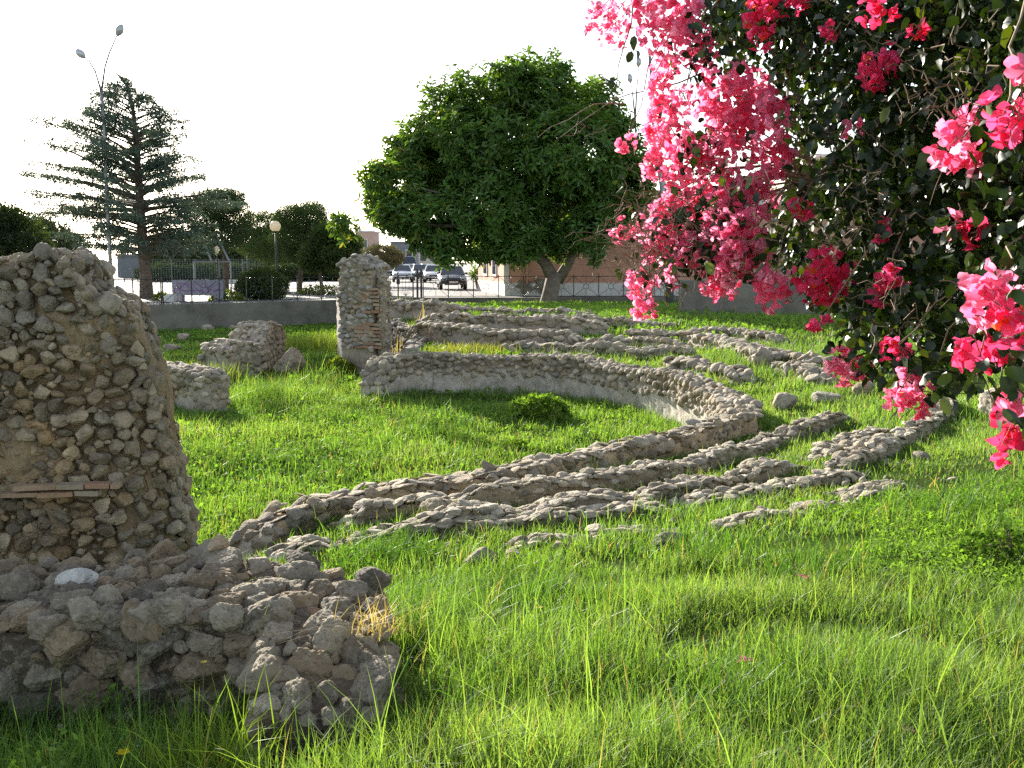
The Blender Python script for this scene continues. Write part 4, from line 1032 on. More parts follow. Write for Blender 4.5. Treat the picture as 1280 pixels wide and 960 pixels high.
tree('dark_tree', 'dense dark evergreen cut by the left edge behind the tall wall', [(12, 300, 46, 36), (-20, 290, 40, 34), (28, 318, 36, 26), (8, 272, 26, 14)], 60, [(10, 366), (10, 340), (12, 318)], 3800, .24, .10, ((.018, .034, .012), (.04, .066, .018)), 615, mat='leaf', tr=.2)
tree('far_tree', 'olive green tree showing between the dark evergreen and the cedar', [(62, 300, 30, 24), (82, 312, 26, 22), (48, 285, 18, 12)], 75, [(66, 362), (66, 342), (66, 320)], 2400, .26, .10, ((.05, .075, .03), (.12, .14, .06)), 616, tr=.17)
tree('olive_tree', 'small pale olive tree between the pillar and the parked cars', [(478, 316, 20, 10), (465, 322, 16, 9), (492, 322, 14, 9), (480, 326, 22, 9)], 70, [(478, 356), (478, 342), (478, 330)], 2000, .18, .06, ((.08, .085, .045), (.22, .20, .10)), 617, tr=.1)
for k, (x, y, rx, ry, Y, lab) in enumerate([(225, 314, 40, 22, 95, 'far olive green tree seen through the lower cedar branches'), (306, 322, 34, 20, 98, 'far tree behind the globe lamps'), (356, 326, 36, 20, 96, 'far tree under the pine crowns'), (30, 340, 60, 14, 90, 'far low trees behind the tall wall')]):
    tree('far_tree', lab, [(x, y, rx, ry), (x + 18, y + 6, rx * .8, ry * .8), (x - 16, y + 5, rx * .8, ry * .8)], Y, [(x, 352), (x, 345), (x, y + 6)], 3200, .32, .12, ((.05, .07, .03), (.11, .13, .055)), 640 + k, tr=.16, limb=False)
# clipped round shrub behind the railing and loose green bits at its foot
tree('round_shrub', 'clipped round dark shrub just behind the railing', [(326, 354, 26, 20, 0), (342, 358, 18, 16, .2), (310, 360, 16, 13, -.2)], 45.5, [(326, 374), (326, 366), (326, 360)], 5200, .085, .04, ((.025, .05, .015), (.075, .11, .03)), 631, mat='leaf', shell=.72, tr=.06, cat='shrub', limb=False)
def small_shrub(label, pt, rad, n, leaf, seed, c0, c1): return weed('low_shrub', label, 'shrub', pt, rad, n, leaf, seed, c0, c1)
small_shrub('sunny low greenery behind the railing right of the graffiti wall', (*PY(283, 374, 44)[:2], 0), (.9, .5, .5), 900, .05, 633, (.09, .13, .03), (.22, .26, .05))
small_shrub('sunny low greenery behind the railing near the slanting trunk', (*PY(405, 370, 52)[:2], 0), (1.6, .6, .5), 900, .06, 634, (.09, .13, .03), (.22, .26, .05))
small_shrub('low green patch at the foot of the cedar', (*PY(204, 378, 45)[:2], 0), (.5, .5, .35), 500, .05, 635, (.10, .14, .03), (.22, .26, .05))

for k, (x, Y_, lab) in enumerate([(205, 86, 'low dark hedge shrub behind the mesh fence, left of the cedar trunk line'), (250, 87, 'low dark hedge shrub behind the swing frame'), (300, 86, 'low dark hedge shrub behind the smaller globe lamp'), (360, 88, 'low dark hedge shrub under the tallest pine'), (415, 88, 'low dark hedge shrub left of the pillar top')]):
    tree('hedge_shrub', lab, [(x, 340, 22, 9), (x - 18, 343, 18, 8), (x + 18, 342, 18, 8)], Y_, [(x, 352), (x, 348), (x, 344)], 1500, .26, .11, ((.03, .055, .02), (.08, .11, .035)), 660 + k, tr=.08, limb=False, cat='shrub')
# ------------------------------------------------------------------ railing and gate
def fence_run(name, label, A, B, n, midrail):
    A, B = np.array([*A, .03]), np.array([*B, .03]); root = thing(name, label, 'railing', A)
    d = (B - A) / n; L_ = np.linalg.norm(d); u = d / L_; up = np.array([0, 0, 1.]); H = 1.02
    for k in range(n + 1):
        p = A + d * k; MB().box(p - (.02, .02, 0), p + (.02, .02, H + .06)).build('post', M['dark_metal'], root)
    for k in range(n):
        p = A + d * k; mb = MB(); pt = lambda s, z: p + u * (s * L_) + up * (z * H)
        mb.tube([pt(.02, .98), pt(.98, .98)], .016, 6); mb.tube([pt(.02, .07), pt(.98, .07)], .014, 6)
        c = pt(.5, .52); rr = .125; a = np.linspace(0, 2 * np.pi, 19)
        mb.tube(c + u * (np.cos(a) * rr)[:, None] + up * (np.sin(a) * rr)[:, None], .011, 5, cap=False)
        for s, z in ((.02, .97), (.98, .97), (.02, .08), (.98, .08)):
            e = pt(s, z); v = unit(e - c); mb.tube([c + v * rr, e], .010, 5)
        mb.tube([c + up * rr, pt(.5, .97)], .009, 5); mb.tube([c - up * rr, pt(.5, .08)], .009, 5)
        if midrail: mb.tube([pt(.02, .52), c - u * rr], .009, 5); mb.tube([c + u * rr, pt(.98, .52)], .009, 5)
        mb.build('panel', M['dark_metal'], root, True)
    return root
fence_run('metal_railing', 'dark iron railing of crossed bars and rings on the retaining wall', (-18.2, 36.3), (-13.9, 39.6), 5, True)
fence_run('metal_railing', 'dark iron railing running down from the cedar to the pillar', (-13.85, 39.65), (-6.6, 45.6), 8, True)
fence_run('metal_railing', 'dark iron railing on the low kerb wall in front of the orange building', (-4.15, 46.77), (15.8, 47.2), 17, False)
gt = thing('metal_gate', 'closed double leaf iron gate with fan bars next to the pillar', 'gate', (-5.9, 46.3, .03))
g0, g1 = np.array([-5.95, 46.15, .05]), np.array([-4.62, 46.72, .05]); du = (g1 - g0) / 2; upz = np.array([0, 0, 1.])
for s in (0, 1, 2):
    p = g0 + du * s; MB().box(p - (.03, .03, 0), p + (.03, .03, 1.18)).build('post', M['dark_metal'], gt)
p = np.array([-4.42, 46.76, .05]); MB().box(p - (.045, .045, 0), p + (.045, .045, 1.3)).build('post', M['dark_metal'], gt)
p = np.array([-4.24, 46.765, .05]); MB().box(p - (.045, .045, 0), p + (.045, .045, 1.3)).build('post', M['dark_metal'], gt)
for s in (0, 1):
    p = g0 + du * (s + .04); q = g0 + du * (s + .96); mb = MB()
    for z in (.06, .34, 1.05): mb.tube([p + upz * z, q + upz * z], .014, 5)
    c = (p + q) / 2 + upz * .08
    for a in np.linspace(R(35), R(145), 7): mb.tube([c, c + (unit(q - p) * math.cos(a) + upz * math.sin(a)) * .34], .008, 4)
    for t in (.25, .5, .75): mb.tube([p * (1 - t) + q * t + upz * .34, p * (1 - t) + q * t + upz * 1.05], .008, 4)
    mb.build('gate_leaf', M['dark_metal'], gt, True)
mb = MB(); mb.box(p + (-.1, -.05, .62), p + (.06, .02, .85)); mb.build('lock_box', M['dark_metal'], gt)
# ------------------------------------------------------------------ cars
M['glass'] = plain('car_glass', (.03, .04, .05), .08, 0, .8, var=.05)
M['tyre'] = plain('tyre_rubber', (.02, .02, .02), .85)
M['rim'] = plain('alloy_rim', (.45, .46, .47), .35, .7)
M['lamp_glass'] = plain('headlamp_glass', (.75, .76, .78), .12, .1, .8, var=.03)
M['plate'] = plain('number_plate', (.75, .75, .72), .5, var=.03)
M['black_plastic'] = plain('black_plastic', (.018, .018, .02), .5)
CARP = {c: plain('car_paint_' + c, v, .28, mt, .6, var=.04, coat=.6) for c, v, mt in (('silver', (.62, .63, .63), .15), ('dark', (.03, .037, .045), .2), ('white', (.72, .72, .70), 0), ('blue', (.10, .16, .28), .2), ('navy', (.03, .045, .08), .2))}
def make_car(paint, label, W_=.84, L_=3.95, H_=1.44, van=False, group='cars parked along the street'):
    root = thing('parked_car', label, 'car', (0, 0, 0), group); m_ = CARP[paint]; h = L_ / 2
    st = [(-h, .80, .42, .60), (-h + .06, .90, .34, .70), (-h + .25, .97, .26, .76), (-h + .95, 1.0, .24, .90), (-h + 1.3, 1.0, .24, .95), (h - .9, 1.0, .24, .97), (h - .25, .97, .26, .95), (h - .05, .90, .34, .88), (h, .82, .44, .74)]
    if van: st = [(y, a, zb_, max(z, 1.0) if i_ > 2 else z) for i_, (y, a, zb_, z) in enumerate(st)]
    V = []
    for y, a, zb_, zt_ in st:
        w = W_ * a
        V += [(-w * .88, y, zb_), (-w, y, zb_ + .10), (-w * 1.01, y, (zb_ + zt_) / 2), (-w * .97, y, zt_ - .07), (-w * .86, y, zt_), (0, y, zt_ + .025), (w * .86, y, zt_), (w * .97, y, zt_ - .07), (w * 1.01, y, (zb_ + zt_) / 2), (w, y, zb_ + .10), (w * .88, y, zb_)]
    n = len(st); Fq = grid_faces(n, 11)
    cap_ = [[0, 1, 9, 10], [1, 2, 8, 9], [2, 3, 7, 8], [3, 4, 6, 7]]; ca = [[q + (n - 1) * 11 for q in f][::-1] for f in cap_]
    mesh('body', V, [Fq, cap_, ca, [[3, 4, 5], [5, 6, 7]][:0] or np.zeros((0, 3), int)], m_, root, None, True)
    # greenhouse
    y0, y1, y2, y3 = (-h + 1.0, -h + 1.75, h - .95, h - .22) if not van else (-h + .55, -h + 1.15, h - .35, h - .08)
    zb_ = .93; zt_ = H_ - .05
    def ring(y, w, z): return [(-w, y, z), (w, y, z)]
    V = np.array(ring(y0, W_ * .86, zb_) + ring(y1, W_ * .66, zt_) + ring(y2, W_ * .66, zt_) + ring(y3, W_ * .84, zb_))
    gl = mesh('windows', V, [[[0, 1, 3, 2], [4, 5, 7, 6], [0, 2, 4, 6], [1, 7, 5, 3]], np.zeros((0, 3), int)], M['glass'], root)
    mb = MB(); w = W_ * .67
    mb.hexa([(-w, y1 - .06, zt_ - .02), (w, y1 - .06, zt_ - .02), (-w, y2 + .08, zt_ - .02), (w, y2 + .08, zt_ - .02), (-w * .92, y1 + .1, H_), (w * .92, y1 + .1, H_), (-w * .92, y2 - .06, H_), (w * .92, y2 - .06, H_)])
    for sx in (-1, 1):
        mb.tube([(sx * W_ * .87, y0, zb_), (sx * W_ * .67, y1, zt_)], .035, 6); mb.tube([(sx * W_ * .85, y3, zb_), (sx * W_ * .67, y2, zt_)], .055, 6)
        ym = (y1 + y2) / 2; mb.tube([(sx * W_ * .87, ym, zb_), (sx * W_ * .67, ym, zt_)], .03, 6)
    mb.build('roof', m_, root)
    for sx in (-1, 1):
        MB().lathe((0, 0, 0), [(.001, 0), (.085, .0), (.10, .05), (.08, .07)], 10, 1).build('headlight', M['lamp_glass'], root, True)
        o = root.children[-1]; hl = [c_ for c_ in root.children if c_.name.startswith('headlight')][-1]; hl.location = (sx * W_ * .66, -h + .04, .63); hl.scale = (1.35, -1, .85)
        MB().box((sx * (W_ + .02) - .07, y0 + .28, .93), (sx * (W_ + .02) + .07, y0 + .40, 1.05)).build('side_mirror', m_, root)
        for yy in (-h + .75, h - .72):
            wh = MB().lathe((sx * (W_ - .10), yy, .30), [(.17, -.095), (.27, -.10), (.30, -.07), (.30, .07), (.27, .10), (.17, .095)], 20, 0).build('wheel', M['tyre'], root, True)
            MB().lathe((sx * (W_ - .10), yy, .30), [(.001, -.085), (.18, -.10), (.185, .10), (.001, .085)], 14, 0).build('rim', M['rim'], wh)
    MB().box((-.42, -h - .012, .50), (.42, -h + .05, .62)).box((-.55, -h + .0, .30), (.55, -h + .07, .40)).build('grille', M['black_plastic'], root)
    MB().box((-.26, -h - .03, .42), (.26, -h - .015, .53)).build('number_plate', M['plate'], root)
    MB().box((-W_ * .93, -h - .02, .36), (W_ * .93, -h + .12, .43)).build('bumper', M['black_plastic'] if paint != 'dark' else CARP['dark'], root)
    return root
def place(o, px, Y, rot):
    p = PY(px, 400, Y); o.location = (p[0], Y, 0.004); o.rotation_euler = (0, 0, R(rot)); return o
place(make_car('dark', 'dark hatchback facing the camera at the right side of the street'), 565, 62, 7)
s_ = place(make_car('silver', 'silver hatchback parked facing the camera on the left side of the street'), 504, 84, 6)
c = copy_tree(s_); place(c, 514, 98, 6); c['label'] = 'second silver car, directly behind the silver hatchback'
w_ = place(make_car('white', 'white car half hidden behind low tree leaves on the right of the street'), 543, 82, 6)
c = copy_tree(w_); place(c, 535, 100, 12); c['label'] = 'farther white car beyond the half hidden one'
place(make_car('blue', 'tall blue van parked far down the street', .92, 4.8, 2.25, True), 512, 112, 8)
place(make_car('navy', 'dark car at the left kerb, just left of the silver hatchback'), 484, 98, 10)
place(make_car('navy', 'dark car in the gap between the silver and the white cars'), 526, 90, 12)
# ------------------------------------------------------------------ buildings
M['orange'] = plain('orange_render', (.56, .30, .21), .9, var=.12, vscale=.8, bump=.15, bscale=25)
M['white_render'] = plain('white_render', (.66, .64, .61), .9, var=.12, vscale=1.2)
M['pink_render'] = plain('pink_render', (.52, .36, .30), .9, var=.1)
M['grey_render'] = plain('grey_render', (.20, .21, .23), .9, var=.1)
M['cream_render'] = plain('cream_render', (.60, .54, .42), .9, var=.08)
M['terracotta'] = plain('terracotta', (.42, .19, .10), .85, var=.15)
M['patch'] = plain('grey_brown_patch', (.24, .21, .17), .95, var=.25, vscale=4)
ob = thing('orange_building', 'orange rendered building with a white plinth behind the railing', 'building', (0, 51, 0))
cx, cy = -.32, 50.5; ex, ey = 24, 50.9; lx, ly = -2.0, 59.5; Hb = 4.5
def prism(pts, z0, z1, name, mat, parent):
    n = len(pts); V = [(*p, z0) for p in pts] + [(*p, z1) for p in pts]
    Fq = [[k, (k + 1) % n, n + (k + 1) % n, n + k] for k in range(n)]
    return mesh(name, V, [Fq, [[n + k for k in range(n)]]] if n == 4 else [Fq], mat, parent)
ft4 = [(cx, cy), (ex, ey), (ex, ly + .6), (lx, ly)]
prism(ft4, .62, Hb, 'wall', M['orange'], ob)
def offp(pts, d): c_ = np.mean(pts, 0); return [tuple(np.array(p) + d * np.sign(np.array(p) - c_)) for p in pts]
prism(offp(ft4, .05), -.1, .64, 'plinth', M['white_render'], ob)
prism(offp(ft4, .22), Hb, Hb + .28, 'cornice', M['white_render'], ob)
prism(offp(ft4, .1), Hb + .285, Hb + .75, 'parapet', M['orange'], ob)
MB().box((cx - .09, cy - .07, .6), (cx + .16, cy + .2, Hb - .01)).build('corner_pilaster', M['white_render'], ob)
fd = unit(np.array([lx - cx, ly - cy, 0])); fn = np.array([-fd[1], fd[0], 0]);
for k, t in enumerate((.28, .62)):
    a_ = np.array([cx, cy, 0]) + fd * (t * 9.1)
    fr = MB().hexa([a_ + fn * o_ + fd * s__ + np.array([0, 0, z]) for z in (.9, 2.5) for o_ in (-.02, .06) for s__ in (0, 1.3)]).build('window', M['white_render'], ob)
    MB().hexa([a_ + fn * o_ + fd * s__ + np.array([0, 0, z]) for z in (1.05, 2.35) for o_ in (.05, .075) for s__ in (.15, 1.15)]).build('pane', M['glass'], fr)
for k in range(0):
    x = 9.2 + k * 4.6; fr = MB().box((x, cy - .02, 2.0), (x + 1.2, cy + .2, 3.6)).build('window', M['white_render'], ob)
    MB().box((x + .12, cy - .035, 2.12), (x + 1.08, cy - .01, 3.48)).build('pane', M['glass'], fr)
mb = MB(); mb.tube([(.75, cy - .05, .6), (.75, cy - .05, Hb)], .05, 8); mb.build('downpipe', M['orange'], ob)
rp = np.random.default_rng(77)
for x0, w, h_ in ((.25, .75, .85), (1.05, .8, .95)):  # irregular grey-brown patches on the front of the plinth
    a = np.linspace(0, 2 * np.pi, 15)[:-1]; rr = 1 + .25 * rp.normal(size=14)
    V = np.stack([x0 + w / 2 + np.cos(a) * w * .5 * rr, np.full(14, cy - .085), .06 + h_ * .45 + np.sin(a) * h_ * .45 * rr.clip(.6, 1.0)], -1)
    V2 = V + np.array([0, .04, 0]); i_ = np.arange(14)
    mesh('wall_patch', np.concatenate([V, V2, [V.mean(0)]]), [np.stack([i_, (i_ + 1) % 14, (i_ + 1) % 14 + 14, i_ + 14], 1), np.stack([i_, (i_ + 1) % 14, np.full(14, 28)], 1)], M['patch'], ob)
def block(name, label, px0, px1, Y, zt, mat, depth=8, cat='building', win=0, base_y=0):
    a, b = PY(px0, 400, Y)[0], PY(px1, 400, Y)[0]
    t = thing(name, label, cat, ((a + b) / 2, Y, 0)); MB().box((a, Y, 0), (b, Y + depth, zt)).build('wall', M[mat], t)
    MB().box((a - .15, Y - .15, zt), (b + .15, Y + depth + .15, zt + .25)).build('roof', M['white_render' if mat != 'grey_render' else 'grey_render'], t)
    for k in range(win):
        x = a + (b - a) * (k + .5) / win; fr = MB().box((x - .55, Y - .06, zt - 2.4), (x + .55, Y + .05, zt - 1.0)).build('window', M['white_render'], t)
        MB().box((x - .42, Y - .075, zt - 2.28), (x + .42, Y - .05, zt - 1.12)).build('pane', M['glass'], fr)
    return t
block('far_building', 'pale pink far building with a flat roof behind the slanting tree', 447, 467, 150, 6.0, 'pink_render', win=1)
block('far_building', 'dark blue grey building at the far end of the street', 490, 520, 150, 4.4, 'grey_render', win=2)
block('far_building', 'cream building beyond the white cars', 524, 560, 140, 4.0, 'cream_render', win=3)
block('sports_hall', 'low grey hall behind the mesh fence far left', 150, 262, 105, 2.2, 'grey_render')
block('far_building', 'long low grey building behind the far pines', 290, 420, 125, 2.3, 'grey_render', win=3)
block('far_building', 'pale rendered building whose flat roof shows through the gap in the blossoms', 985, 1180, 72, 9.0, 'cream_render', win=5)
# mesh fence of the sports court
mf = thing('mesh_fence', 'tall grey wire mesh fence round the far court', 'fence', PY(190, 400, 82) * (1, 1, 0))
a, b = PY(40, 400, 82)[0], PY(335, 400, 82)[0]; n = 10
M['wire'] = plain('green_grey_wire', (.16, .20, .18), .6, var=.05)
for k in range(n + 1):
    x = a + (b - a) * k / n; MB().tube([(x, 82, 0), (x, 82, 1.9)], .045, 6).build('post', M['wire'], mf)
mb = MB()
for z in np.arange(.1, 1.9, .16): mb.box((a, 81.99, z), (b, 82.0, z + .018))
for x in np.arange(a, b, .22): mb.box((x, 82.004, .1), (x + .018, 82.014, 1.88))
mb.build('mesh_net', M['wire'], mf)
mb = MB(); mb.box((PY(215, 0, 76)[0], 76, -.05), (PY(305, 0, 76)[0], 76.4, .30)); o = mb.build('white_kerb', M['white_render'])
tag(o, 'low white kerb wall in front of the far mesh fence', 'kerb')
# graffiti bench wall
M['lilac'] = plain('greyish_lilac_concrete', (.25, .245, .28), .85, var=.12)
M['spray'] = plain('purple_spray_paint', (.30, .10, .34), .7, var=.1)
gw = thing('graffiti_wall', 'pale lilac concrete bench wall scrawled with purple graffiti behind the railing', 'low wall', PY(232, 400, 43.6) * (1, 1, 0))
xa, xb = PY(200, 0, 43.6)[0], PY(266, 0, 43.6)[0]
MB().box((xa, 43.6, .25), (xb, 43.95, .92)).build('slab', M['lilac'], gw)
MB().box((xa, 43.57, -.02), (xa + .42, 43.98, .247)).build('foot', M['lilac'], gw); MB().box((xb - .42, 43.57, -.02), (xb, 43.98, .247)).build('foot', M['lilac'], gw)
mb = MB(); rp = np.random.default_rng(91)
for k in range(7):
    x = xa + .25 + (xb - xa - .5) * k / 6; q = np.linspace(0, 1, 12)[:, None]
    P = np.array([x, 43.598, .58]) + np.concatenate([.17 * np.sin(q * 7 + k), 0 * q, .20 * np.cos(q * (5 + k % 3) + k * 2)], 1)
    mb.tube(P, .012, 4)
mb.build('graffiti', M['spray'], gw)
tag(MB().box((PY(196, 0, 43)[0] - .2, 42.9, -.02), (PY(196, 0, 43)[0] + .22, 43.2, .26)).box((PY(196, 0, 43)[0] - .12, 42.95, .26), (PY(196, 0, 43)[0] + .14, 43.15, .34)).build('white_block', M['white_render']), 'small white block beside the graffiti wall', 'block')
# swing frame
sf = thing('swing_frame', 'grey metal swing frame with slanting tubes under the trees', 'play frame', PY(265, 400, 54) * (1, 1, 0)); SY = 54
for x in (242, 288): MB().tube([PY(x, 327, SY), PY(x, 327, SY) * (1, 1, 0)], .045, 8).build('upright', M['grey_metal'], sf)
MB().tube([PY(242, 327, SY), PY(290, 327, SY)], .045, 8).build('crossbar', M['grey_metal'], sf)
for a_, b_ in (((269, 291), (287, 327)), ((253, 298), (265, 327))): MB().tube([PY(*a_, SY + .4), PY(*b_, SY)], .055, 8).build('slanting_tube', M['grey_metal'], sf)
# ------------------------------------------------------------------ lamps and poles
M['globe'] = leafmat('opal_globe', .5, (1.0, .95, .85), .25, .5, const=(.80, .76, .66))
M['lantern'] = plain('lamp_cover', (.55, .56, .58), .3, .3)
def globe_lamp(label, px, py, Y, r, group='globe lamps of the square'):
    c = PY(px, py, Y); t = thing('globe_lamp', label, 'street lamp', (c[0], Y, 0), group)
    MB().tube([(c[0], Y, 0), (c[0], Y, .5), (c[0], Y, .52), (c[0], Y, c[2] - r)], [.075, .06, .042, .036], 10).build('pole', M['dark_metal'], t, True)
    MB().lathe((c[0], Y, c[2]), [(.001, -r), (r * .45, -r * 1.02), (r * .5, -r * .82), (.001, -r * .80)], 14).build('collar', M['dark_metal'], t)
    V, Fc = ICO[3]; mesh('globe', V * r + c, [Fc], M['globe'], t, None, True)
globe_lamp('white globe lamp on a dark post above the round shrub', 344, 283, 47, .25)
globe_lamp('smaller far globe lamp left of the round shrub', 309, 313, 66, .22)
lp = PY(271, 313, 47); t = thing('lantern_lamp', 'slim dark post with a small white lantern near the swing frame', 'street lamp', (lp[0], 47, 0))
MB().tube([(lp[0], 47, 0), (lp[0], 47, lp[2] - .15)], [.05, .032], 8).build('pole', M['dark_metal'], t)
MB().lathe((lp[0], 47, lp[2]), [(.001, -.16), (.07, -.15), (.12, .12), (.03, .2), (.001, .21)], 8).build('lantern', M['globe'], t)
MB().box((lp[0] - .16, 46.98, lp[2] - .20), (lp[0] + .16, 47.02, lp[2] - .17)).build('crossbar', M['dark_metal'], t)
def arms(label, Y, polepx, arms_px, r0, head):
    P = np.array([PY(x, y, Y) for x, y in polepx]); P[0][2] = 0; t = thing('street_lamp', label, 'street lamp', P[0])
    MB().tube(P, np.linspace(r0, r0 * .55, len(P)), 10).build('pole', M['grey_metal'], t, True)
    for ap in arms_px:
        A = smooth_path(np.array([PY(x, y, Y) for x, y in ap]), .2, 1); MB().tube(A, np.linspace(r0 * .5, r0 * .33, len(A)), 8).build('arm', M['grey_metal'], t, True)
        e = A[-1]; d = unit(A[-1] - A[-2]); a = np.linspace(-.12, 1, 6) * head
        hd = MB().tube(e + d * a[:, None], np.array([.35, .8, 1, .95, .7, .1]) * head * .36, 10).build('lamp_head', M['lantern'], t, True)
arms('tall thin double armed street lamp in front of the cedar', 45, [(140, 372), (137, 310), (133, 235), (130, 160), (127, 113)], [[(127, 113), (128, 92), (133, 73), (141, 56), (147, 43)], [(127, 116), (124, 100), (118, 84), (111, 75), (105, 71)]], .10, .5)
arms('double armed street lamp rising behind the rubber tree', 52, [(794, 372), (794, 250), (794, 150)], [[(794, 150), (795, 120), (797, 95), (798, 82)], [(794, 150), (792, 125), (790, 112), (788, 102)]], .09, .42)
P = np.array([PY(x, y, 40) for x, y in [(838, 384), (829, 235), (819, 165), (811, 60)]]); t = thing('utility_pole', 'leaning grey utility pole partly hidden by the blossoms', 'pole', P[0] * (1, 1, 0))
MB().tube(P, [.17, .14, .11, .06], 10).build('pole', M['grey_metal'], t, True); MB().box(PY(822, 186, 39.8) - (.35, .03, .04), PY(822, 186, 39.8) + (.1, .03, .04)).build('crossarm', M['grey_metal'], t)
P = np.array([PY(x, y, 68) for x, y in [(451, 372), (449, 280), (448, 203)]]); P[0][2] = 0; t = thing('antenna_mast', 'thin mast against the sky left of the rubber tree', 'mast', P[0]); MB().tube(P, [.07, .05, .03], 8).build('mast', M['grey_metal'], t)
MB().tube([P[2], P[2] + (0, 0, .6)], [.06, .02], 8).build('finial', M['lantern'], t)
# ------------------------------------------------------------------ potted plants
def pot(label, px, Y, r, h, pr, n, seed):
    c = PY(px, 400, Y); t = thing('potted_plant', label, 'potted plant', (c[0], Y, 0), 'plants by the orange building')
    MB().lathe((c[0], Y, 0), [(.001, 0), (r * .7, 0), (r * .95, h * .85), (r * 1.08, h * .86), (r * 1.08, h), (r * .9, h), (r * .85, h * .9), (.001, h * .9)], 18).build('pot', M['terracotta'], t, True)
    r_ = np.random.default_rng(seed); d = unit(r_.normal(size=(n, 3))); P = d * r_.uniform(.4, 1, (n, 1)) * np.array(pr) + (c[0], Y, h + pr[2] * .8)
    V, F4 = leaf_mesh(P, d + r_.normal(0, .4, d.shape), r_.normal(0, .5, d.shape) + (0, 0, 1), .22, .07)
    mesh('foliage', V, F4, M['leaf'], t, np.repeat(np.array([.09, .15, .03]) * r_.uniform(.7, 1.4, (n, 1)), 6, 0))
pot('leafy plant in a terracotta pot on the pavement beside the dark car', 600, 63, .32, .55, (.62, .5, .5), 500, 1)
pot('small bushy plant at the white corner of the orange building', 613, 58, .22, .18, (.4, .35, .42), 320, 2)
# ------------------------------------------------------------------ bougainvillea
rb = np.random.default_rng(800)
bv = thing('bougainvillea', 'large bougainvillea with pink blossom clusters hanging over the upper right', 'flowering shrub', base((3.5, 4.3)))
def bdepth(px): return np.interp(px, [740, 800, 900, 1000, 1100, 1200, 1290, 1500], [4.5, 4.3, 3.9, 3.5, 3.1, 2.6, 2.15, 2.4])
POLY = np.array([(868, -260), (868, 0), (880, 40), (905, 80), (955, 90), (975, 150), (985, 220), (950, 270), (930, 320), (1000, 345), (1010, 385), (1050, 400), (1052, 420), (1085, 440), (1092, 470), (1130, 455), (1160, 470), (1200, 460), (1215, 490), (1240, 450), (1300, 470), (1560, 420), (1560, -260)], float)
def inpoly(x, y, P): return poly_sdf(x, y, P) < 0
def bract_mesh(P, D, U, ln, wd, r_):
    n = len(P); D = unit(D); S = unit(np.cross(D, U)); N = unit(np.cross(S, D)); ln = ln[:, None]; wd = wd[:, None]
    ts, hw = (.22, .55, .84), (.40, .50, .28); V = [P]
    cup = r_.uniform(.1, .45, (n, 1)); bend = r_.normal(.1, .25, (n, 1))
    for t, w in zip(ts, hw):
        m_ = P + D * ln * t - N * ln * bend * t * t
        e = N * wd * (cup * w + r_.normal(0, .10, (n, 1))); e2 = N * wd * (cup * w + r_.normal(0, .10, (n, 1)))
        V += [m_ + S * wd * w + e, m_, m_ - S * wd * w + e2]
    V.append(P + D * ln - N * ln * bend + N * wd * r_.normal(0, .12, (n, 1)))
    V = np.stack(V, 1); o = (np.arange(n) * 11)[:, None]
    q = lambda *i: np.concatenate([o + k for k in i], 1)
    F3 = np.concatenate([q(0, 2, 1), q(0, 3, 2), q(10, 7, 8), q(10, 8, 9)]); F4 = np.concatenate([q(1, 2, 5, 4), q(2, 3, 6, 5), q(4, 5, 8, 7), q(5, 6, 9, 8)])
    return V.reshape(-1, 3), F3, F4
PK = [(.92, .28, .45), (.90, .21, .38), (.94, .40, .58), (.86, .13, .27)]
RD = [(.86, .08, .22), (.82, .05, .15), (.88, .12, .30)]
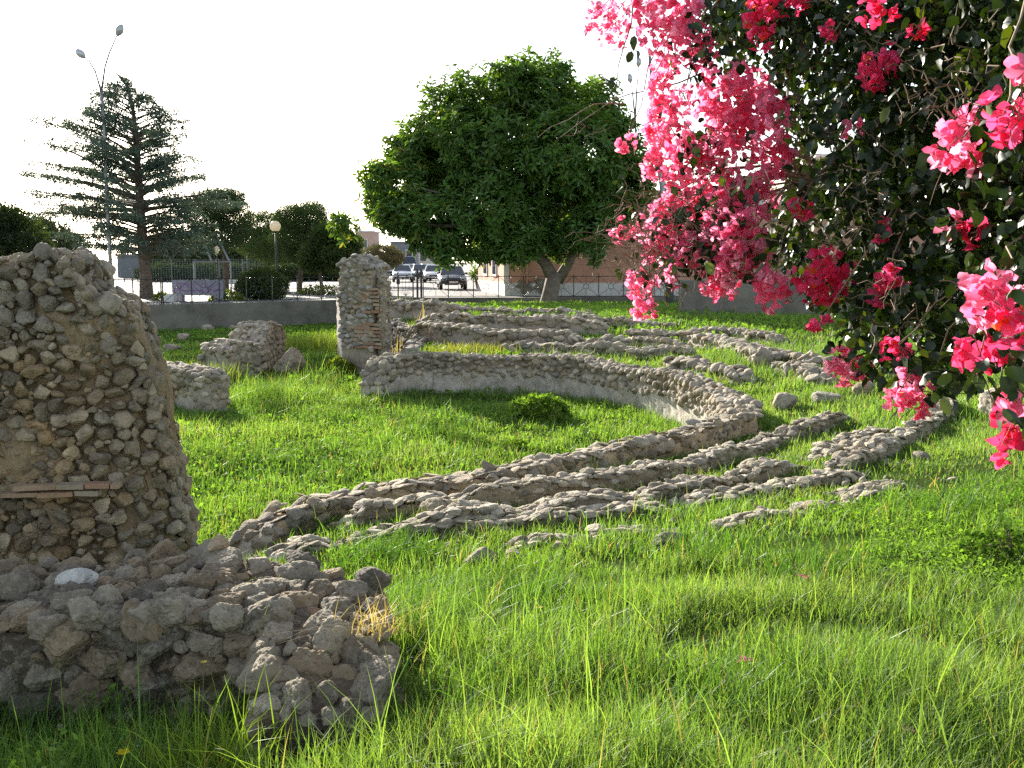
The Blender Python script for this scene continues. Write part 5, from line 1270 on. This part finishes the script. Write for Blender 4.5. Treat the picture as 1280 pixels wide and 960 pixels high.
CL = [  # px, py, rx, ry, density, colour (0 pink, 1 red), depth offset
    (762, 32, 26, 28, .55, 0, 0), (752, 10, 14, 12, .5, 0, 0), (835, 28, 34, 36, .9, 0, 0), (800, 8, 18, 12, .7, 0, 0), (865, 12, 16, 18, .6, 0, 0), (828, 118, 18, 44, .85, 0, 0), (836, 168, 30, 26, .9, 0, 0), (856, 122, 18, 18, .5, 0, 0), (915, 120, 48, 38, 1, 0, 0), (925, 165, 42, 34, 1, 0, 0), (890, 195, 28, 24, .8, 0, 0),
    (860, 235, 36, 24, .9, 0, 0), (940, 235, 34, 44, 1, 0, 0), (838, 285, 34, 34, .95, 0, 0), (780, 180, 14, 12, .7, 0, 0), (782, 288, 18, 18, .6, 0, 0), (925, 310, 34, 50, 1, 0, 0), (965, 360, 24, 26, .85, 0, 0), (1032, 345, 34, 34, 1, 1, 0), (1000, 265, 15, 14, .7, 1, 0), (800, 358, 20, 22, .75, 0, 0), (806, 384, 16, 14, .85, 0, 0), (838, 345, 14, 14, .5, 0, 0),
    (948, 28, 18, 34, .8, 1, 0), (990, 5, 26, 12, .7, 1, 0), (1100, 82, 22, 30, .8, 1, 0), (1094, 14, 22, 14, .7, 1, 0), (1064, 160, 10, 12, .5, 0, 0), (1104, 290, 20, 12, .6, 1, 0), (1200, 180, 34, 38, .9, 0, -.1), (1252, 150, 28, 32, .8, 1, -.1), (1275, 92, 14, 26, .8, 0, -.25), (1190, 278, 14, 10, .5, 0, 0), (1220, 290, 14, 14, .6, 1, 0),
    (1235, 365, 38, 40, .95, 0, -.15), (1268, 400, 22, 34, .9, 1, -.2), (1225, 445, 30, 24, .75, 1, 0), (1060, 458, 30, 24, .9, 0, 0), (1140, 492, 34, 28, .9, 0, 0), (1118, 438, 18, 14, .6, 1, 0), (1255, 555, 20, 18, .75, 1, .1), (1245, 520, 14, 20, .6, 1, 0), (1026, 404, 16, 10, .6, 1, 0), (1115, 340, 16, 26, .5, 1, 0), (1098, 368, 12, 14, .6, 1, 0), (1268, 500, 14, 26, .7, 0, 0), (1035, 40, 12, 10, .4, 1, 0), (880, 265, 22, 26, .6, 0, .2), (812, 320, 14, 18, .6, 0, 0), (1150, 40, 12, 10, .4, 1, 0), (868, 58, 28, 26, .8, 0, 0), (818, 208, 16, 20, .8, 0, 0), (902, 272, 26, 34, .9, 0, .05), (872, 312, 30, 28, .85, 0, .05), (900, 352, 24, 24, .85, 0, 0), (855, 195, 24, 24, .8, 0, .05), (962, 150, 20, 40, .8, 0, 0), (975, 200, 18, 26, .7, 0, 0)]
ctr = []
for px, py, rx, ry, dens, red, dof in CL:
    rx *= 1.1; ry *= 1.1
    Y = bdepth(px) + dof + rb.normal(0, .08); k = Y / F; bl = rb.uniform(.023, .028) + .006 * (px > 1150)
    c = PY(px, py, Y); S_ = np.array([rx * k, min(rx, ry) * k * .9, ry * k]); ctr.append((c, S_))
    nf = max(6, int(dens * 6.0 * rx * ry / ((bl / k) ** 2)))
    d = unit(rb.normal(size=(nf, 3))); P = c + d * S_ * (rb.random((nf, 1)) ** .45)
    ax = unit(d * .7 + np.array([0, -.25, -.25]) + rb.normal(0, .45, d.shape)); u = unit(np.cross(ax, rb.normal(size=d.shape))); v = np.cross(ax, u)
    a = rb.uniform(0, 2 * np.pi, (nf, 1)) + np.arange(3) * 2.094
    rad_ = np.cos(a)[..., None] * u[:, None] + np.sin(a)[..., None] * v[:, None]
    DD = (rad_ * .8 + ax[:, None] * rb.uniform(.25, .9, (nf, 3, 1))).reshape(-1, 3); PP = np.repeat(P, 3, 0); UU = np.repeat(ax, 3, 0)
    n = len(PP); V, F3, F4 = bract_mesh(PP, DD, UU, bl * rb.uniform(.8, 1.15, n), bl * rb.uniform(.75, 1.0, n), rb)
    pa = np.array(RD if red else PK); cc = np.repeat(pa[rb.integers(0, len(pa), nf)] * rb.uniform(.8, 1.1, (nf, 1)), 3, 0)
    if red: kk = rb.random(n) < .05; cc[kk] = (.85, .12, .05)
    mesh('blossom_cluster', V, [F3, F4], M['bract'], bv, np.repeat(cc, 11, 0), True)
# leaves through the whole hanging mass
n = 75000; x = rb.uniform(740, 1560, n); y = rb.uniform(-260, 500, n)
dn = np.where(inpoly(x, y, POLY), 1.0, 0.0)
gap_ = np.exp(-(((x - 1028) / 22) ** 2 + ((y - 185) / 16) ** 2)) + np.exp(-(((x - 1062) / 14) ** 2 + ((y - 162) / 16) ** 2)) + .8 * np.exp(-(((x - 1085) / 14) ** 2 + ((y - 215) / 12) ** 2))
edge = np.clip(-poly_sdf(x, y, POLY) / 26, 0, 1)
dn = dn * np.clip(.55 + 1.0 * fbm(np.stack([x / 38, y / 38, 0 * x], -1), 3, 4) + .3, .05, 1) * (.35 + .65 * edge) * np.clip(1 - 1.25 * gap_, 0, 1)
k = rb.random(n) < dn; x, y = x[k], y[k]
Y = bdepth(x) + .10 + rb.random(len(x)) ** 1.1 * 1.9 - .22 * (rb.random(len(x)) < .08)
P = np.stack([PY(a_, b_, c_) for a_, b_, c_ in zip(x, y, Y)])
# leafy streaks among the blossoms and bare-twig zone at the left
ex_ = []
for px, py, rx, ry, m_ in ((795, 45, 8, 30, 7), (760, 98, 6, 10, 3), (885, 60, 20, 60, 70), (850, 60, 20, 40, 18), (905, 215, 40, 60, 60), (860, 170, 40, 40, 26), (880, 280, 55, 45, 190), (900, 318, 55, 26, 110), (830, 320, 60, 40, 40), (1080, 440, 40, 30, 50), (1150, 470, 40, 30, 70), (1210, 470, 30, 20, 30), (800, 250, 30, 30, 12), (1268, 480, 16, 60, 30), (1250, 150, 40, 40, 26), (1240, 370, 50, 50, 40)):
    q = rb.normal(0, .6, (m_, 2)).clip(-1, 1) * (rx, ry) + (px, py); ex_ += [PY(a_, b_, bdepth(a_) + rb.normal(0, .1)) for a_, b_ in q]
P = np.concatenate([P, ex_]); n = len(P)
D = unit(np.stack([rb.normal(0, .7, n), rb.normal(-.1, .7, n), rb.normal(-.75, .5, n)], -1)); U = rb.normal(0, .6, (n, 3)) + np.array([0, -.3, .7])
V, F3, F4 = bract_mesh(P, D, U, rb.uniform(.030, .056, n), rb.uniform(.022, .036, n), rb)
c = np.array([.018, .036, .012]) * rb.uniform(.6, 1.5, (n, 1)); kk = rb.random(n) < .05; c[kk] = np.array([.12, .17, .03]) * rb.uniform(.7, 1.1, (kk.sum(), 1))
mesh('foliage', V, [F3, F4], M['bleaf'], bv, np.repeat(c, 11, 0), True)
# woody limbs from the root outside the frame, then fine twigs
mb = MB(); rt0 = np.array(base((3.5, 4.3))) - (0, 0, .1)
hubs = [PY(1180, -60, 2.9), PY(1080, 40, 3.4), PY(1000, -80, 3.8), PY(1020, 225, 3.7), PY(1150, 240, 3.2), PY(1300, 60, 2.6), PY(1300, 330, 2.7), PY(930, -40, 4.1)]
crown0 = np.array([3.1, 4.0, 2.3])
mb.tube([rt0, rt0 + (-.1, 0, .9), crown0], [.06, .05, .04], 9)
for h in hubs:
    P_ = np.array([crown0, crown0 * .6 + h * .4 + (0, 0, .28), crown0 * .25 + h * .75 + (0, 0, .22), h]); mb.tube(smooth_path(P_, .12, 1), np.linspace(.03, .011, len(smooth_path(P_, .12, 1))), 7)
H_ = np.array(hubs)
mb.tube([PY(1170, 100, 3.4), PY(1090, 160, 3.55), PY(1040, 205, 3.7), PY(1005, 232, 3.8)], [.022, .018, .014, .008], 7)
mb.build('limbs', M['bark'], bv, True)
mb = MB()
def twig(a, b, r, sag=.12, wig=.03, n=7):
    t = np.linspace(0, 1, n)[:, None]; L_ = np.linalg.norm(b - a); P_ = a * (1 - t) + b * t; P_[:, 2] += (np.sin(t[:, 0] * np.pi) * sag * L_); P_[1:-1] += rb.normal(0, wig * L_, (n - 2, 3)); mb.tube(P_, np.linspace(r, r * .35, n), 5, cap=False)
for c, S_ in ctr:
    h = H_[np.argmin(np.linalg.norm(H_ - c, axis=1))]; twig(h, c, .005, .15)
    for q in range(3): twig(c + rb.normal(0, 1, 3) * S_ * .3, c + rb.normal(0, 1, 3) * S_ * 1.1, .0022, .1, .08, 5)
for px, py, rx, ry, m_ in ((835, 275, 60, 50, 170), (795, 320, 40, 40, 110), (900, 250, 60, 60, 50), (1170, 110, 60, 50, 60), (1050, 250, 90, 90, 60), (900, 340, 60, 40, 40), (1120, 380, 60, 60, 30), (720, 165, 30, 20, 6)):
    for q in range(m_):
        a_ = rb.normal(0, .55, 2) * (rx, ry) + (px, py); d_ = rb.normal(0, 1, 2) * (26, 18); y_ = bdepth(a_[0]) - .05 + rb.normal(0, .12)
        twig(PY(*a_, y_), PY(*(a_ + d_), y_ + rb.normal(0, .06)), .0022, .05, .07, 5)
twig(PY(800, -30, 4.4), PY(762, 130, 4.45), .004, -.05, .02); twig(PY(880, 90, 4.3), PY(700, 172, 4.4), .004, .1, .03); twig(PY(780, 130, 4.4), PY(672, 172, 4.5), .0035, .12, .03)
mb.build('twigs', M['twig'], bv)
# fallen blossoms in the grass
for k, (px, py, lab) in enumerate([(931, 826, 'fallen pink blossom lying on the sunny grass right of centre'), (1005, 722, 'fallen pink blossom higher on the sunny slope'), (1132, 912, 'fallen pink blossom near the lower right corner')]):
    b = PT(px, py, .07); n = 3; a = rb.uniform(0, 6) + np.arange(3) * 2.094
    D = np.stack([np.cos(a), np.sin(a), np.full(3, .4)], -1); V, F3, F4 = bract_mesh(np.repeat(b[None], 3, 0), D, np.tile([0, 0, 1.], (3, 1)), np.full(3, .036), np.full(3, .032), rb)
    o = mesh('fallen_blossom', V - b, [F3, F4], M['bract'], None, np.array(PK[k]) * np.ones((33, 1)), True); o.location = b
    tag(o, lab, 'blossom')
